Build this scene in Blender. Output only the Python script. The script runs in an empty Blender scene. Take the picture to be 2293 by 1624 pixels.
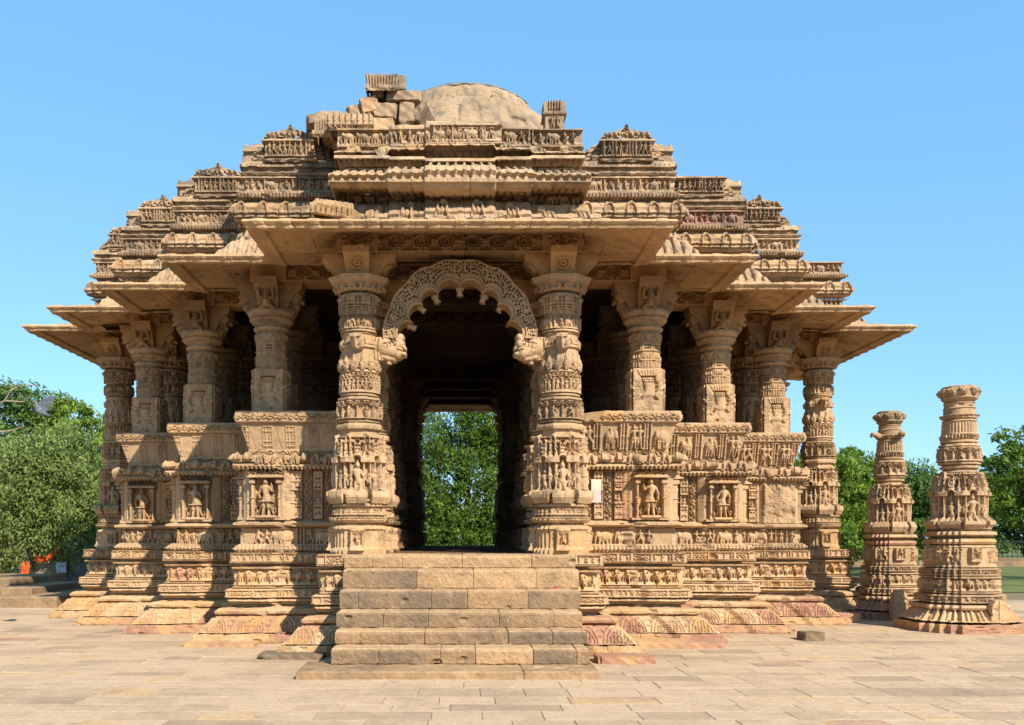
import bpy, math, random
import numpy as np
from math import radians as R, pi, sin, cos

# ------------------------------------------------------------------ camera, sky, sun
sc = bpy.context.scene
EYE = 1.75
cam = bpy.data.objects.new('camera', bpy.data.cameras.new('camera'))
sc.collection.objects.link(cam); sc.camera = cam
cam.location = (0, 0, EYE); cam.rotation_euler = (R(90), 0, 0)
cam.data.sensor_width = 36.0
cam.data.lens = 2020 / 2293 * 36
cam.data.shift_x = 116.5 / 2293
cam.data.shift_y = 393 / 2293
cam.data.clip_end = 3000
SUN_EL, SUN_AZ = 37.5, 32.0            # elevation; degrees to the right of straight behind the camera
w = bpy.data.worlds.new('World'); sc.world = w; w.use_nodes = True
nt = w.node_tree; bg = nt.nodes['Background']
sky = nt.nodes.new('ShaderNodeTexSky'); sky.sky_type = 'NISHITA'; sky.sun_disc = False
sky.sun_elevation = R(SUN_EL); sky.sun_rotation = R(180 - SUN_AZ)
sky.air_density = 1.0; sky.dust_density = 0.25; sky.ozone_density = 1.6; sky.altitude = 100
tint = nt.nodes.new('ShaderNodeMix'); tint.data_type = 'RGBA'; tint.blend_type = 'MULTIPLY'; tint.inputs[0].default_value = 1.0
tint.inputs[7].default_value = (0.92, 1.06, 1.10, 1)
flat = nt.nodes.new('ShaderNodeMix'); flat.data_type = 'RGBA'; flat.inputs[0].default_value = 0.65   # an evenly blue, dry winter sky
flat.inputs[7].default_value = (0.83, 2.26, 3.97, 1)
nt.links.new(sky.outputs[0], tint.inputs[6]); nt.links.new(tint.outputs[2], flat.inputs[6]); nt.links.new(flat.outputs[2], bg.inputs[0]); bg.inputs[1].default_value = 0.15
sun = bpy.data.objects.new('sun', bpy.data.lights.new('sun', 'SUN')); sc.collection.objects.link(sun)
sun.data.energy = 5.0; sun.data.angle = R(0.5); sun.data.color = (1.0, 0.93, 0.80)
from mathutils import Vector, Matrix
sdir = Vector((sin(R(SUN_AZ)) * cos(R(SUN_EL)), -cos(R(SUN_AZ)) * cos(R(SUN_EL)), sin(R(SUN_EL))))
sun.rotation_euler = sdir.to_track_quat('Z', 'Y').to_euler()
sun.location = (20, -20, 30)
sc.view_settings.view_transform = 'Standard'; sc.view_settings.look = 'None'
sc.view_settings.exposure = 0.75; sc.view_settings.gamma = 1.0
sc.cycles.max_bounces = 8; sc.cycles.diffuse_bounces = 6; sc.cycles.glossy_bounces = 2
sc.cycles.transmission_bounces = 3; sc.cycles.transparent_max_bounces = 6
sc.cycles.caustics_reflective = False; sc.cycles.caustics_refractive = False
sc.cycles.use_denoising = True

rng = np.random.default_rng(7)
random.seed(7)

# ------------------------------------------------------------------ materials
def nodes(name, rough=0.9):
    m = bpy.data.materials.new(name); m.use_nodes = True
    t = m.node_tree; b = t.nodes['Principled BSDF']
    b.inputs['Roughness'].default_value = rough
    b.inputs['Specular IOR Level'].default_value = 0.15
    return m, t, b

def N(t, kind, **kw):
    n = t.nodes.new(kind)
    for k, v in kw.items(): setattr(n, k, v)
    return n

def ramp(t, fac, stops, interp='LINEAR'):
    r = N(t, 'ShaderNodeValToRGB'); r.color_ramp.interpolation = interp
    e = r.color_ramp.elements
    while len(e) > 1: e.remove(e[-1])
    e[0].position, e[0].color = stops[0][0], (*stops[0][1], 1)
    for p, c in stops[1:]:
        x = e.new(p); x.color = (*c, 1)
    t.links.new(fac, r.inputs[0]); return r.outputs[0]

def mixc(t, fac, a, b, mode='MIX'):
    m = N(t, 'ShaderNodeMix', data_type='RGBA', blend_type=mode)
    if hasattr(fac, 'links') or hasattr(fac, 'is_linked'): t.links.new(fac, m.inputs[0])
    else: m.inputs[0].default_value = fac
    for s, i in ((a, 6), (b, 7)):
        if isinstance(s, tuple): m.inputs[i].default_value = (*s, 1)
        else: t.links.new(s, m.inputs[i])
    return m.outputs[2]

def noise(t, vec, scale, detail=4, rough=0.55):
    n = N(t, 'ShaderNodeTexNoise'); n.inputs['Scale'].default_value = scale
    n.inputs['Detail'].default_value = detail; n.inputs['Roughness'].default_value = rough
    t.links.new(vec, n.inputs['Vector']); return n.outputs['Fac']

def rng_map(t, v, a, b, c=0.0, d=1.0):
    m = N(t, 'ShaderNodeMapRange'); m.clamp = True
    for i, x in ((1, a), (2, b), (3, c), (4, d)): m.inputs[i].default_value = x
    t.links.new(v, m.inputs[0]); return m.outputs[0]

TAN = [(0.0, (0.204, 0.145, 0.097)), (0.22, (0.319, 0.207, 0.117)), (0.45, (0.408, 0.262, 0.144)),
       (0.62, (0.476, 0.312, 0.176)), (0.78, (0.457, 0.272, 0.120)), (0.90, (0.387, 0.211, 0.127)), (1.0, (0.333, 0.172, 0.110))]

def stone(name, patina=0.15, shift=0.0, fine=1.0, warm=(1, 1, 1), streak=0.0):
    m, t, b = nodes(name, 0.92)
    g = N(t, 'ShaderNodeNewGeometry').outputs['Position']
    at = N(t, 'ShaderNodeAttribute', attribute_name='tone').outputs['Fac']
    big = noise(t, g, 0.55, 3); mid = noise(t, g, 3.2, 5, 0.6); small = noise(t, g, 17, 5, 0.65)
    a = N(t, 'ShaderNodeMath', operation='MULTIPLY_ADD'); t.links.new(big, a.inputs[0]); a.inputs[1].default_value = 0.85; t.links.new(at, a.inputs[2])
    a2 = N(t, 'ShaderNodeMath', operation='MULTIPLY_ADD'); t.links.new(mid, a2.inputs[0]); a2.inputs[1].default_value = 0.55; t.links.new(a.outputs[0], a2.inputs[2])
    a3 = N(t, 'ShaderNodeMath', operation='ADD'); t.links.new(a2.outputs[0], a3.inputs[0]); a3.inputs[1].default_value = -0.70 + shift
    col = ramp(t, a3.outputs[0], TAN)
    v = rng_map(t, small, 0.25, 0.75, 0.80, 1.14)
    vc = N(t, 'ShaderNodeCombineColor')
    for i in range(3): t.links.new(v, vc.inputs[i])
    col = mixc(t, 1.0, col, vc.outputs[0], 'MULTIPLY')
    col = mixc(t, 1.0, col, warm, 'MULTIPLY')
    # lichen / soot patches with outlines of their own
    if patina > 0:
        l1 = noise(t, g, 1.7, 6, 0.68); l2 = noise(t, g, 6.5, 5, 0.7)
        s = N(t, 'ShaderNodeMath', operation='MULTIPLY_ADD'); t.links.new(l2, s.inputs[0]); s.inputs[1].default_value = 0.5; t.links.new(l1, s.inputs[2])
        f = rng_map(t, s.outputs[0], 0.86 - 0.28 * patina, 1.0 - 0.25 * patina, 0, 0.35 + 0.5 * patina)
        col = mixc(t, f, col, (0.085, 0.07, 0.055))
        l3 = noise(t, g, 9.0, 4, 0.6)
        f2 = rng_map(t, l3, 0.62, 0.72, 0, 0.45)
        col = mixc(t, f2, col, (0.34, 0.285, 0.20))
    if streak > 0:
        mp = N(t, 'ShaderNodeMapping'); mp.inputs['Scale'].default_value = (5, 5, 0.5)
        t.links.new(g, mp.inputs[0])
        st = noise(t, mp.outputs[0], 1.0, 4)
        col = mixc(t, rng_map(t, st, 0.5, 0.68, 0, streak), col, (0.13, 0.105, 0.08))
    t.links.new(col, b.inputs['Base Color'])
    f1 = noise(t, g, 38 * fine, 4, 0.7); f0 = noise(t, g, 9, 3)
    ad = N(t, 'ShaderNodeMath', operation='ADD'); t.links.new(f1, ad.inputs[0]); t.links.new(f0, ad.inputs[1])
    bp = N(t, 'ShaderNodeBump'); bp.inputs['Strength'].default_value = 0.55; bp.inputs['Distance'].default_value = 0.02
    t.links.new(ad.outputs[0], bp.inputs['Height']); t.links.new(bp.outputs[0], b.inputs['Normal'])
    return m

M = {}
M['wall'] = stone('carved_sandstone', 0.24, streak=0.28)
M['plinth'] = stone('plinth_sandstone', 0.2, 0.04)
M['roof'] = stone('weathered_roof_sandstone', 0.47, 0.0, warm=(0.94, 0.97, 1.04), streak=0.35)
M['eave'] = stone('eave_sandstone', 0.3, -0.02, warm=(1.10, 1.08, 1.0), streak=0.2)
M['beam'] = stone('beam_sandstone', 0.05, -0.06, warm=(1.1, 1.0, 0.84))
M['pillar'] = stone('pillar_sandstone', 0.26, 0.0, streak=0.25)
M['step'] = stone('stair_sandstone', 0.26, -0.04, warm=(0.92, 0.90, 0.86))
M['dome'] = stone('dome_masonry', 0.3, -0.02, warm=(0.88, 0.93, 1.02), streak=0.7)
M['cement'] = stone('cement_wash', 0.3, -0.3, warm=(1.0, 1.12, 1.35), streak=0.5)
M['paving'] = stone('paving_sandstone', 0.04, 0.0, warm=(1.04, 1.12, 1.27))
M['white_patch'] = stone('new_stone', 0.0, 0.1, warm=(1.5, 2.0, 3.0))
M['inner'] = stone('inner_shade_sandstone', 0.2, -0.12, warm=(0.42, 0.38, 0.34))  # same sandstone darkened: the hall's deep interior shade is put into its colour

def plain(name, c, rough=0.8, c2=None, scale=6):
    m, t, b = nodes(name, rough)
    g = N(t, 'ShaderNodeNewGeometry').outputs['Position']
    c2 = c2 or tuple(x * 0.6 for x in c)
    t.links.new(ramp(t, noise(t, g, scale, 5), [(0.3, c2), (0.7, c)]), b.inputs['Base Color'])
    return m
M['bark'] = plain('bark', (0.16, 0.12, 0.085), 0.95, (0.07, 0.05, 0.035), 9)
M['pale_bark'] = plain('pale_bark', (0.36, 0.29, 0.20), 0.95, (0.18, 0.14, 0.1), 9)
M['whitewash'] = plain('whitewash', (0.45, 0.43, 0.41), 0.9, (0.07, 0.07, 0.08), 2.6)
M['orange'] = plain('orange_cloth', (0.75, 0.10, 0.012), 0.7, (0.5, 0.045, 0.008), 8)
M['iron'] = plain('dark_iron', (0.03, 0.035, 0.035), 0.6)
M['grass'] = plain('lawn', (0.15, 0.16, 0.05), 1.0, (0.08, 0.10, 0.03), 0.7)
M['dirt'] = plain('dirt', (0.23, 0.17, 0.10), 1.0, (0.15, 0.11, 0.065), 1.3)
M['pigeon'] = plain('pigeon_grey', (0.16, 0.18, 0.22), 0.7, (0.06, 0.07, 0.09), 20)
M['pink'] = plain('pink_petal', (0.75, 0.06, 0.22), 0.8)
M['notice'] = plain('notice_board', (0.66, 0.65, 0.70), 0.6, (0.40, 0.38, 0.45), 14)

def leaf_mat(name, c1, c2, c3):
    m, t, b = nodes(name, 0.6)
    at = N(t, 'ShaderNodeAttribute', attribute_name='tone').outputs['Fac']
    col = ramp(t, at, [(0.0, c1), (0.55, c2), (1.0, c3)])
    t.links.new(col, b.inputs['Base Color'])
    tr = N(t, 'ShaderNodeBsdfTranslucent'); t.links.new(col, tr.inputs[0])
    mx = N(t, 'ShaderNodeMixShader'); mx.inputs[0].default_value = 0.35
    t.links.new(b.outputs[0], mx.inputs[1]); t.links.new(tr.outputs[0], mx.inputs[2])
    t.links.new(mx.outputs[0], t.nodes['Material Output'].inputs[0])
    return m
M['leaf_a'] = leaf_mat('feathery_leaf', (0.10, 0.14, 0.035), (0.20, 0.265, 0.07), (0.32, 0.38, 0.13))
M['leaf_b'] = leaf_mat('bright_leaf', (0.07, 0.12, 0.015), (0.16, 0.25, 0.035), (0.27, 0.37, 0.06))
M['leaf_c'] = leaf_mat('dark_leaf', (0.04, 0.08, 0.02), (0.09, 0.155, 0.04), (0.15, 0.24, 0.06))

# ------------------------------------------------------------------ object helpers
def tag(o, label=None, cat=None, group=None, kind=None):
    for k, v in (('label', label), ('category', cat), ('group', group), ('kind', kind)):
        if v: o[k] = v
    return o

def empty(name, loc=(0, 0, 0), parent=None):
    o = bpy.data.objects.new(name, None); sc.collection.objects.link(o)
    o.location = loc; o.empty_display_size = 0.2
    if parent: o.parent = parent
    return o

def mesh(name, V, F, mat, tone=0.45, smooth=False):
    V = np.ascontiguousarray(V, dtype=np.float32).reshape(-1, 3)
    me = bpy.data.meshes.new(name)
    me.vertices.add(len(V)); me.vertices.foreach_set('co', V.ravel())
    if isinstance(F, np.ndarray):
        k = F.shape[1]; loops = F.ravel().astype(np.int32); starts = np.arange(len(F), dtype=np.int32) * k
    else:
        loops = np.array([i for f in F for i in f], dtype=np.int32)
        starts = np.cumsum([0] + [len(f) for f in F[:-1]]).astype(np.int32)
    me.loops.add(len(loops)); me.loops.foreach_set('vertex_index', loops)
    me.polygons.add(len(starts)); me.polygons.foreach_set('loop_start', starts)
    if smooth: me.polygons.foreach_set('use_smooth', np.ones(len(starts), dtype=bool))
    else: me.polygons.foreach_set('use_smooth', np.zeros(len(starts), dtype=bool))
    a = me.attributes.new('tone', 'FLOAT', 'POINT')
    tv = np.full(len(V), tone, dtype=np.float32) if np.isscalar(tone) else np.asarray(tone, dtype=np.float32).ravel()
    a.data.foreach_set('value', tv)
    me.materials.append(mat); me.update(calc_edges=True); me.validate()
    return me

def link(name, me, parent=None, loc=(0, 0, 0), M2=None, rz=0.0):
    o = bpy.data.objects.new(name, me); sc.collection.objects.link(o)
    o.location = loc
    if M2 is not None:
        (a, b), (c, d) = M2
        o.rotation_euler = (0, 0, math.atan2(c, a)); o.scale = (1, a * d - b * c, 1)
    else: o.rotation_euler = (0, 0, rz)
    if parent: o.parent = parent
    return o

def gfaces(nr, nc, closed=False, off=0):
    r = np.arange(nr - 1)[:, None]; c = np.arange(nc if closed else nc - 1)[None, :]
    c2 = (c + 1) % nc
    f = np.stack(np.broadcast_arrays(r * nc + c, r * nc + c2, (r + 1) * nc + c2, (r + 1) * nc + c), -1)
    return f.reshape(-1, 4) + off

class MB:                                     # collects pieces into ONE mesh
    def __init__(s): s.V, s.F, s.T, s.n = [], [], [], 0
    def add(s, V, F, tone=0.45):
        V = np.asarray(V, float).reshape(-1, 3)
        s.V.append(V); s.F.extend((np.asarray(f) + s.n).tolist() for f in F)
        s.T.append(np.full(len(V), tone) if np.isscalar(tone) else np.asarray(tone, float).ravel()); s.n += len(V)
    def build(s, name, mat, smooth=False):
        return mesh(name, np.concatenate(s.V), s.F, mat, np.concatenate(s.T), smooth)

def fbm(nz, nx, cell, oct=4, seed=None, gain=0.5):
    g = np.random.default_rng(seed if seed is not None else rng.integers(1 << 30))
    out = np.zeros((nz, nx)); amp, tot = 1.0, 0.0
    for k in range(oct):
        c = max(cell / 2 ** k, 1.5)
        az, ax = int(nz / c) + 3, int(nx / c) + 3
        L = g.random((az, ax))
        zi, xi = np.arange(nz) / c, np.arange(nx) / c
        z0, x0 = zi.astype(int), xi.astype(int)
        fz, fx = zi - z0, xi - x0
        fz, fx = (fz * fz * (3 - 2 * fz))[:, None], (fx * fx * (3 - 2 * fx))[None, :]
        A = L[z0][:, x0]; B = L[z0][:, x0 + 1]; C = L[z0 + 1][:, x0]; D = L[z0 + 1][:, x0 + 1]
        out += amp * ((A * (1 - fx) + B * fx) * (1 - fz) + (C * (1 - fx) + D * fx) * fz)
        tot += amp; amp *= gain
    return out / tot - 0.5

# ------------------------------------------------------------------ carving canvas
class Canvas:
    def __init__(s, W, H, nx, nz):
        s.W, s.H, s.nx, s.nz = W, H, nx, nz
        s.h = np.zeros((nz, nx)); s.x = np.linspace(0, W, nx); s.z = np.linspace(0, H, nz)
    def win(s, x0, x1, z0, z1):
        a, b = np.searchsorted(s.x, [x0, x1]); c, d = np.searchsorted(s.z, [z0, z1])
        if b <= a or d <= c: return None
        return slice(c, d), slice(a, b)
    def _put(s, sl, v, mode):
        if mode == 'max': s.h[sl] = np.maximum(s.h[sl], v)
        else: s.h[sl] -= v
    def cap(s, x0, z0, x1, z1, r0, r1, h, base=0.0, mode='max', p=0.5):
        r = max(r0, r1); sl = s.win(min(x0, x1) - r, max(x0, x1) + r, min(z0, z1) - r, max(z0, z1) + r)
        if sl is None: return
        X, Z = s.x[sl[1]][None, :], s.z[sl[0]][:, None]
        dx, dz = x1 - x0, z1 - z0; L = dx * dx + dz * dz + 1e-12
        t = np.clip(((X - x0) * dx + (Z - z0) * dz) / L, 0, 1)
        d2 = (X - x0 - t * dx) ** 2 + (Z - z0 - t * dz) ** 2
        rr = (r0 + (r1 - r0) * t) ** 2
        q = np.clip(1 - d2 / rr, 0, 1)
        if mode == 'max' and not base: base = .32 * h; h = .68 * h       # upright edges: carving stands clear of its ground
        s._put(sl, np.where(q > 0, base + h * q ** p, 0), mode)
    def ell(s, cx, cz, rx, rz, h, base=0.0, mode='max', p=0.5):
        sl = s.win(cx - rx, cx + rx, cz - rz, cz + rz)
        if sl is None: return
        X, Z = s.x[sl[1]][None, :], s.z[sl[0]][:, None]
        q = np.clip(1 - ((X - cx) / rx) ** 2 - ((Z - cz) / rz) ** 2, 0, 1)
        if mode == 'max' and not base: base = .32 * h; h = .68 * h       # upright edges: carving stands clear of its ground
        s._put(sl, np.where(q > 0, base + h * q ** p, 0), mode)
    def rect(s, x0, x1, z0, z1, h, mode='max'):
        sl = s.win(x0, x1, z0, z1)
        if sl is not None: s._put(sl, h, mode)
    def arc(s, cx, cz, r, wd, a0, a1, h, mode='max', rz=None):
        k = (rz or r) / r; R2 = r + wd
        sl = s.win(cx - R2, cx + R2, cz - R2 * k, cz + R2 * k)
        if sl is None: return
        X, Z = s.x[sl[1]][None, :] - cx, (s.z[sl[0]][:, None] - cz) / k
        d = np.abs(np.hypot(X, Z) - r); a = np.arctan2(Z, X)
        ok = (a >= a0) & (a <= a1)
        q = np.clip(1 - (d / wd) ** 2, 0, 1)
        s._put(sl, np.where(ok & (q > 0), h * q ** 0.5, 0), mode)
    def tri(s, cx, z0, z1, hw, h, mode='max'):
        """triangle with its point at z1"""
        sl = s.win(cx - hw, cx + hw, min(z0, z1), max(z0, z1))
        if sl is None: return
        X, Z = np.abs(s.x[sl[1]][None, :] - cx), s.z[sl[0]][:, None]
        t = (Z - z0) / (z1 - z0)
        q = (1 - t) * hw - X
        s._put(sl, np.where(q > 0, h * np.clip(q / (hw * 0.5), 0.4, 1), 0), mode)

G = np.random.default_rng(11)
def U(a, b): return G.uniform(a, b)

# ---- motifs
def figure(c, cx, z0, H, d, pose=None, fat=1.0):
    s = U(-0.045, 0.045) * H; pose = pose or G.choice(['stand', 'dance', 'stand', 'bend'])
    hx, hz = cx + s, z0 + 0.47 * H
    sx, sz = cx - s * 0.6, z0 + 0.74 * H
    c.ell(cx + s * 0.2, z0 + 0.875 * H, 0.072 * H, 0.088 * H, d * 0.95)
    c.cap(cx + s * 0.2, z0 + 0.93 * H, cx + s * 0.1, z0 + 0.99 * H, 0.055 * H, 0.025 * H, d * 0.8)
    c.cap(sx - 0.085 * H, sz, sx + 0.085 * H, sz, 0.055 * H, 0.055 * H, d * 0.85)
    c.cap(sx, sz - 0.02 * H, (sx + hx) / 2, z0 + 0.6 * H, 0.105 * H * fat, 0.075 * H * fat, d)
    c.cap((sx + hx) / 2, z0 + 0.6 * H, hx, hz, 0.07 * H, 0.105 * H * fat, d)
    for k in (-1, 1):
        fx = cx + k * (0.075 if pose != 'dance' else 0.14) * H; kx = (hx + fx) / 2 + k * (0.02 if pose != 'dance' else 0.1) * H
        kz = z0 + 0.25 * H
        c.cap(hx + k * 0.05 * H, hz - 0.02 * H, kx, kz, 0.07 * H * fat, 0.052 * H * fat, d * 0.9)
        c.cap(kx, kz, fx, z0 + 0.02 * H, 0.05 * H * fat, 0.034 * H * fat, d * 0.85)
        c.cap(fx, z0 + 0.015 * H, fx + k * 0.05 * H, z0 + 0.012 * H, 0.022 * H, 0.018 * H, d * 0.8)
        up = U(0, 1) < 0.45
        ex, ez = sx + k * U(0.15, 0.2) * H, sz + (U(-0.12, 0.0) if up else U(-0.2, -0.13)) * H
        wx, wz = (sx + k * U(0.12, 0.22) * H, ez + U(0.1, 0.2) * H) if up else (sx + k * U(0.08, 0.17) * H, ez - U(0.08, 0.16) * H)
        c.cap(sx + k * 0.1 * H, sz, ex, ez, 0.042 * H * fat, 0.036 * H * fat, d * 0.75)
        c.cap(ex, ez, wx, wz, 0.034 * H * fat, 0.026 * H * fat, d * 0.7)

def elephant(c, cx, z0, w, H, d, facing=1, front=False):
    if front:
        c.ell(cx, z0 + 0.66 * H, 0.30 * w, 0.34 * H, d)
        for k in (-1, 1):
            c.ell(cx + k * 0.33 * w, z0 + 0.64 * H, 0.12 * w, 0.22 * H, d * 0.55)
            c.cap(cx + k * 0.22 * w, z0 + 0.42 * H, cx + k * 0.22 * w, z0, 0.085 * w, 0.075 * w, d * 0.55)
            c.ell(cx + k * 0.12 * w, z0 + 0.80 * H, 0.13 * w, 0.14 * H, d * 1.2)
        c.cap(cx, z0 + 0.62 * H, cx + U(-.06, .06) * w, z0 + 0.10 * H, 0.10 * w, 0.045 * w, d * 1.25)
        if U(0, 1) < .5: c.cap(cx + .5 * w, z0, cx + .5 * w, z0 + .8 * H, .05 * w, .04 * w, d * .5)
    else:
        f = facing
        c.ell(cx - f * 0.06 * w, z0 + 0.58 * H, 0.36 * w, 0.32 * H, d)
        c.ell(cx + f * 0.3 * w, z0 + 0.68 * H, 0.17 * w, 0.24 * H, d * 1.1)
        c.cap(cx + f * 0.42 * w, z0 + 0.6 * H, cx + f * 0.46 * w, z0 + 0.08 * H, 0.08 * w, 0.04 * w, d * 0.9)
        for q in (-0.32, -0.14, 0.08, 0.22):
            c.cap(cx + f * q * w, z0 + 0.4 * H, cx + f * (q + U(-0.04, 0.04)) * w, z0, 0.08 * w, 0.065 * w, d * 0.8)
        if U(0, 1) < 0.5:
            c.ell(cx - f * 0.05 * w, z0 + 0.98 * H, 0.07 * w, 0.09 * H, d * 0.8); c.cap(cx - f * 0.05 * w, z0 + 0.9 * H, cx - f * 0.05 * w, z0 + 0.75 * H, 0.08 * w, 0.09 * w, d)

def pilaster(c, x, z0, z1, r, d):
    c.cap(x, z0, x, z1, r, r, d, p=0.4)
    n = max(2, int((z1 - z0) / (r * 8)))
    for k in range(n + 1):
        zz = z0 + (z1 - z0) * k / n
        c.rect(x - r * 1.15, x + r * 1.15, zz - r * 0.32, zz + r * 0.32, d * 1.08)

def scroll(c, x0, x1, z0, z1, d, per=None, vertical=False):
    """a running vine with leaves curling into each bend"""
    if vertical: L0, L1, A0, A1 = z0, z1, x0, x1
    else: L0, L1, A0, A1 = x0, x1, z0, z1
    A = (A1 - A0); mid = (A0 + A1) / 2; per = (per * .75) if per else A * 1.5; n = max(1, round((L1 - L0) / per)); per = (L1 - L0) / n
    th = A * 0.075
    pts = []
    for k in range(n * 14 + 1):
        l = L0 + per * k / 14; pts.append((l, mid + A * 0.36 * sin(2 * pi * k / 14)))
    def seg(p, q, r0, r1, h):
        if vertical: c.cap(p[1], p[0], q[1], q[0], r0, r1, h)
        else: c.cap(p[0], p[1], q[0], q[1], r0, r1, h)
    for p, q in zip(pts, pts[1:]): seg(p, q, th, th, d)
    for k in range(n * 2):
        up = 1 if k % 2 == 0 else -1
        cl, ca = L0 + per * (0.25 + 0.5 * k), mid - up * A * 0.06
        prev = None
        for j in range(12):
            a = j / 11 * 1.6 * pi; r = A * (0.30 - 0.022 * j)
            q = (cl + r * cos(a + pi) * 0.75, ca - up * r * sin(a + pi) * 0.8 * -1)
            if prev: seg(prev, q, th * 0.9, th * 0.9, d * 0.85)
            prev = q
        for j in range(4):
            a = j * 1.5 + k; q = (cl + per * .17 * cos(a), ca + A * .30 * sin(a)); q2 = (q[0] + per * .07 * cos(a), q[1] + A * .12 * sin(a))
            seg(q, q2, th * 1.2, th * .5, d * .8)
        if vertical: c.ell(ca, cl, A * .12, A * .12, d)
        else: c.ell(cl, ca, A * .12, A * .12, d)

def gavaksha(c, cx, z0, w, H, d):
    c.arc(cx, z0 + 0.42 * H, 0.30 * w, 0.11 * w, -0.6, 3.2, d, rz=0.36 * H); c.arc(cx, z0 + 0.42 * H, 0.30 * w, 0.11 * w, -3.2, -2.6, d, rz=0.36 * H)
    c.tri(cx, z0 + 0.75 * H, z0 + H, 0.16 * w, d); c.ell(cx, z0 + 0.4 * H, 0.1 * w, 0.14 * H, d * 0.8)
    for k in (-1, 1): c.tri(cx + k * 0.4 * w, z0, z0 + 0.5 * H, 0.16 * w, d * 0.75)

def face_mask(c, cx, cz, r, d):
    c.ell(cx, cz, r, r * 0.9, d)
    for k in (-1, 1):
        c.ell(cx + k * .42 * r, cz + .3 * r, .28 * r, .28 * r, d * 1.35); c.ell(cx + k * .85 * r, cz + .65 * r, .3 * r, .35 * r, d * .8)
        c.cap(cx, cz - .45 * r, cx + k * .5 * r, cz - .35 * r, .12 * r, .1 * r, .4 * d, mode='sub')
    c.ell(cx, cz - .1 * r, .22 * r, .25 * r, d * 1.4)

def vase(c, cx, z0, w, H, d):
    """pot with overflowing foliage (purna-ghata), cut into a flat face"""
    c.rect(cx - w / 2, cx + w / 2, z0, z0 + H, d)
    c.rect(cx - .36 * w, cx + .36 * w, z0 + .27 * H, z0 + .80 * H, d * 0.8, 'sub')
    c.tri(cx, z0 + .40 * H, z0 + .90 * H, .26 * w, d); c.cap(cx, z0 + .5 * H, cx, z0 + .78 * H, .13 * w, .25 * w, d * 1.05)
    c.ell(cx, z0 + .40 * H, .34 * w, .075 * H, d * 1.15); c.rect(cx - .22 * w, cx + .22 * w, z0 + .27 * H, z0 + .33 * H, d * .8)
    c.rect(cx - .33 * w, cx + .33 * w, z0 + .80 * H, z0 + .825 * H, d * 1.2, 'sub')
    for k in range(-3, 4): c.cap(cx + k * .085 * w, z0 + .84 * H, cx + k * .115 * w, z0 + .96 * H, .04 * w, .055 * w, d * 1.35)
    for k in (-1, 1):
        px = None
        for j in range(9):
            q = (cx + k * w * (.40 - .10 * sin(j * 1.05)), z0 + H * (.30 + .5 * j / 8))
            if px: c.cap(*px, *q, .05 * w, .05 * w, d * 1.2)
            px = q
        for j in range(4): c.arc(cx + k * .40 * w, z0 + H * (.38 + .12 * j), .06 * w, .022 * w, -3.2, 3.2, d * 1.35)
    for k in range(4):
        for q in range(2): c.rect(cx - .2 * w + k * .105 * w, cx - .14 * w + k * .105 * w, z0 + (.68 + .05 * q) * H, z0 + (.70 + .05 * q) * H, d * .5, 'sub')
    c.arc(cx, z0 + .02 * H, .22 * w, .03 * w, 0, pi, d * 1.25, rz=.14 * H); c.arc(cx, z0 + .02 * H, .12 * w, .03 * w, 0, pi, d * 1.25, rz=.09 * H)

# ---- band painters: f(canvas)
def b_none(c): pass
def b_figs(gap=0.17, d=0.045, pil=0.3, beasts=0.3):
    def f(c):
        x = U(0.02, 0.08)
        while x < c.W - 0.05:
            q = U(0, 1)
            if q < pil * 0.5: pilaster(c, x, 0.01, c.H - 0.01, 0.016, d * 0.9); x += 0.06
            elif q < pil * 0.5 + beasts:
                w = c.H * U(0.9, 1.15)
                if x + w > c.W: break
                elephant(c, x + w / 2, 0.01, w, c.H * 0.85, d, G.choice([-1, 1])); x += w * 1.0
            else:
                figure(c, x + gap * .35, 0.01, c.H * U(0.88, 0.97), d); x += gap * U(0.7, 1.0) * (c.H / 0.25) ** 0.5
        c.rect(0, c.W, 0, c.H * 0.05, d * 0.7); c.rect(0, c.W, c.H * 0.95, c.H, d * 0.7)
    return f
def b_scroll(d=0.03, per=None, frame=True):
    def f(c):
        scroll(c, 0.01, c.W - 0.01, c.H * 0.1, c.H * 0.9, d, per)
        if frame: c.rect(0, c.W, 0, c.H * .07, d); c.rect(0, c.W, c.H * .93, c.H, d)
    return f
def b_blocks(d=0.03):
    """creeper panels in little frames"""
    def f(c):
        x = 0.0
        while x < c.W - 0.02:
            w = min(U(0.22, 0.5), c.W - x)
            if w < .16: break
            c.rect(x, x + .022, 0, c.H, d); c.rect(x + w - .022, x + w, 0, c.H, d)
            if U(0, 1) < .55 and w > .2: scroll(c, x + .03, x + w - .03, c.H * .12, c.H * .88, d * .95)
            else:
                n = max(1, int(w / (c.H * .7)))
                for k in range(n): figure(c, x + w * (k + .5) / n, c.H * .06, c.H * .88, d)
            x += w
        c.rect(0, c.W, 0, c.H * .08, d); c.rect(0, c.W, c.H * .92, c.H, d)
    return f
def b_eleph(w=0.2, d=0.10):
    def f(c):
        n = max(1, round(c.W / w)); ww = c.W / n
        for k in range(n):
            if U(0, 1) < .1: figure(c, (k + .5) * ww, 0.01, c.H * .9, d * .7)
            else: elephant(c, (k + .5) * ww, 0.01, ww * 1.12, c.H * U(.86, .96), d * U(.7, 1.05), front=True)
        c.rect(0, c.W, 0, c.H * .06, d * .7)
    return f
def b_fringe(w=0.075, d=0.03, up=False):
    def f(c):
        n = max(2, round(c.W / w)); ww = c.W / n
        for k in range(n):
            if up: c.tri((k + .5) * ww, 0, c.H * .95, ww * .5, d)
            else: c.tri((k + .5) * ww, c.H, c.H * .06, ww * .5, d)
        if not up: c.rect(0, c.W, c.H * .8, c.H, d * 1.25)
    return f
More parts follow.
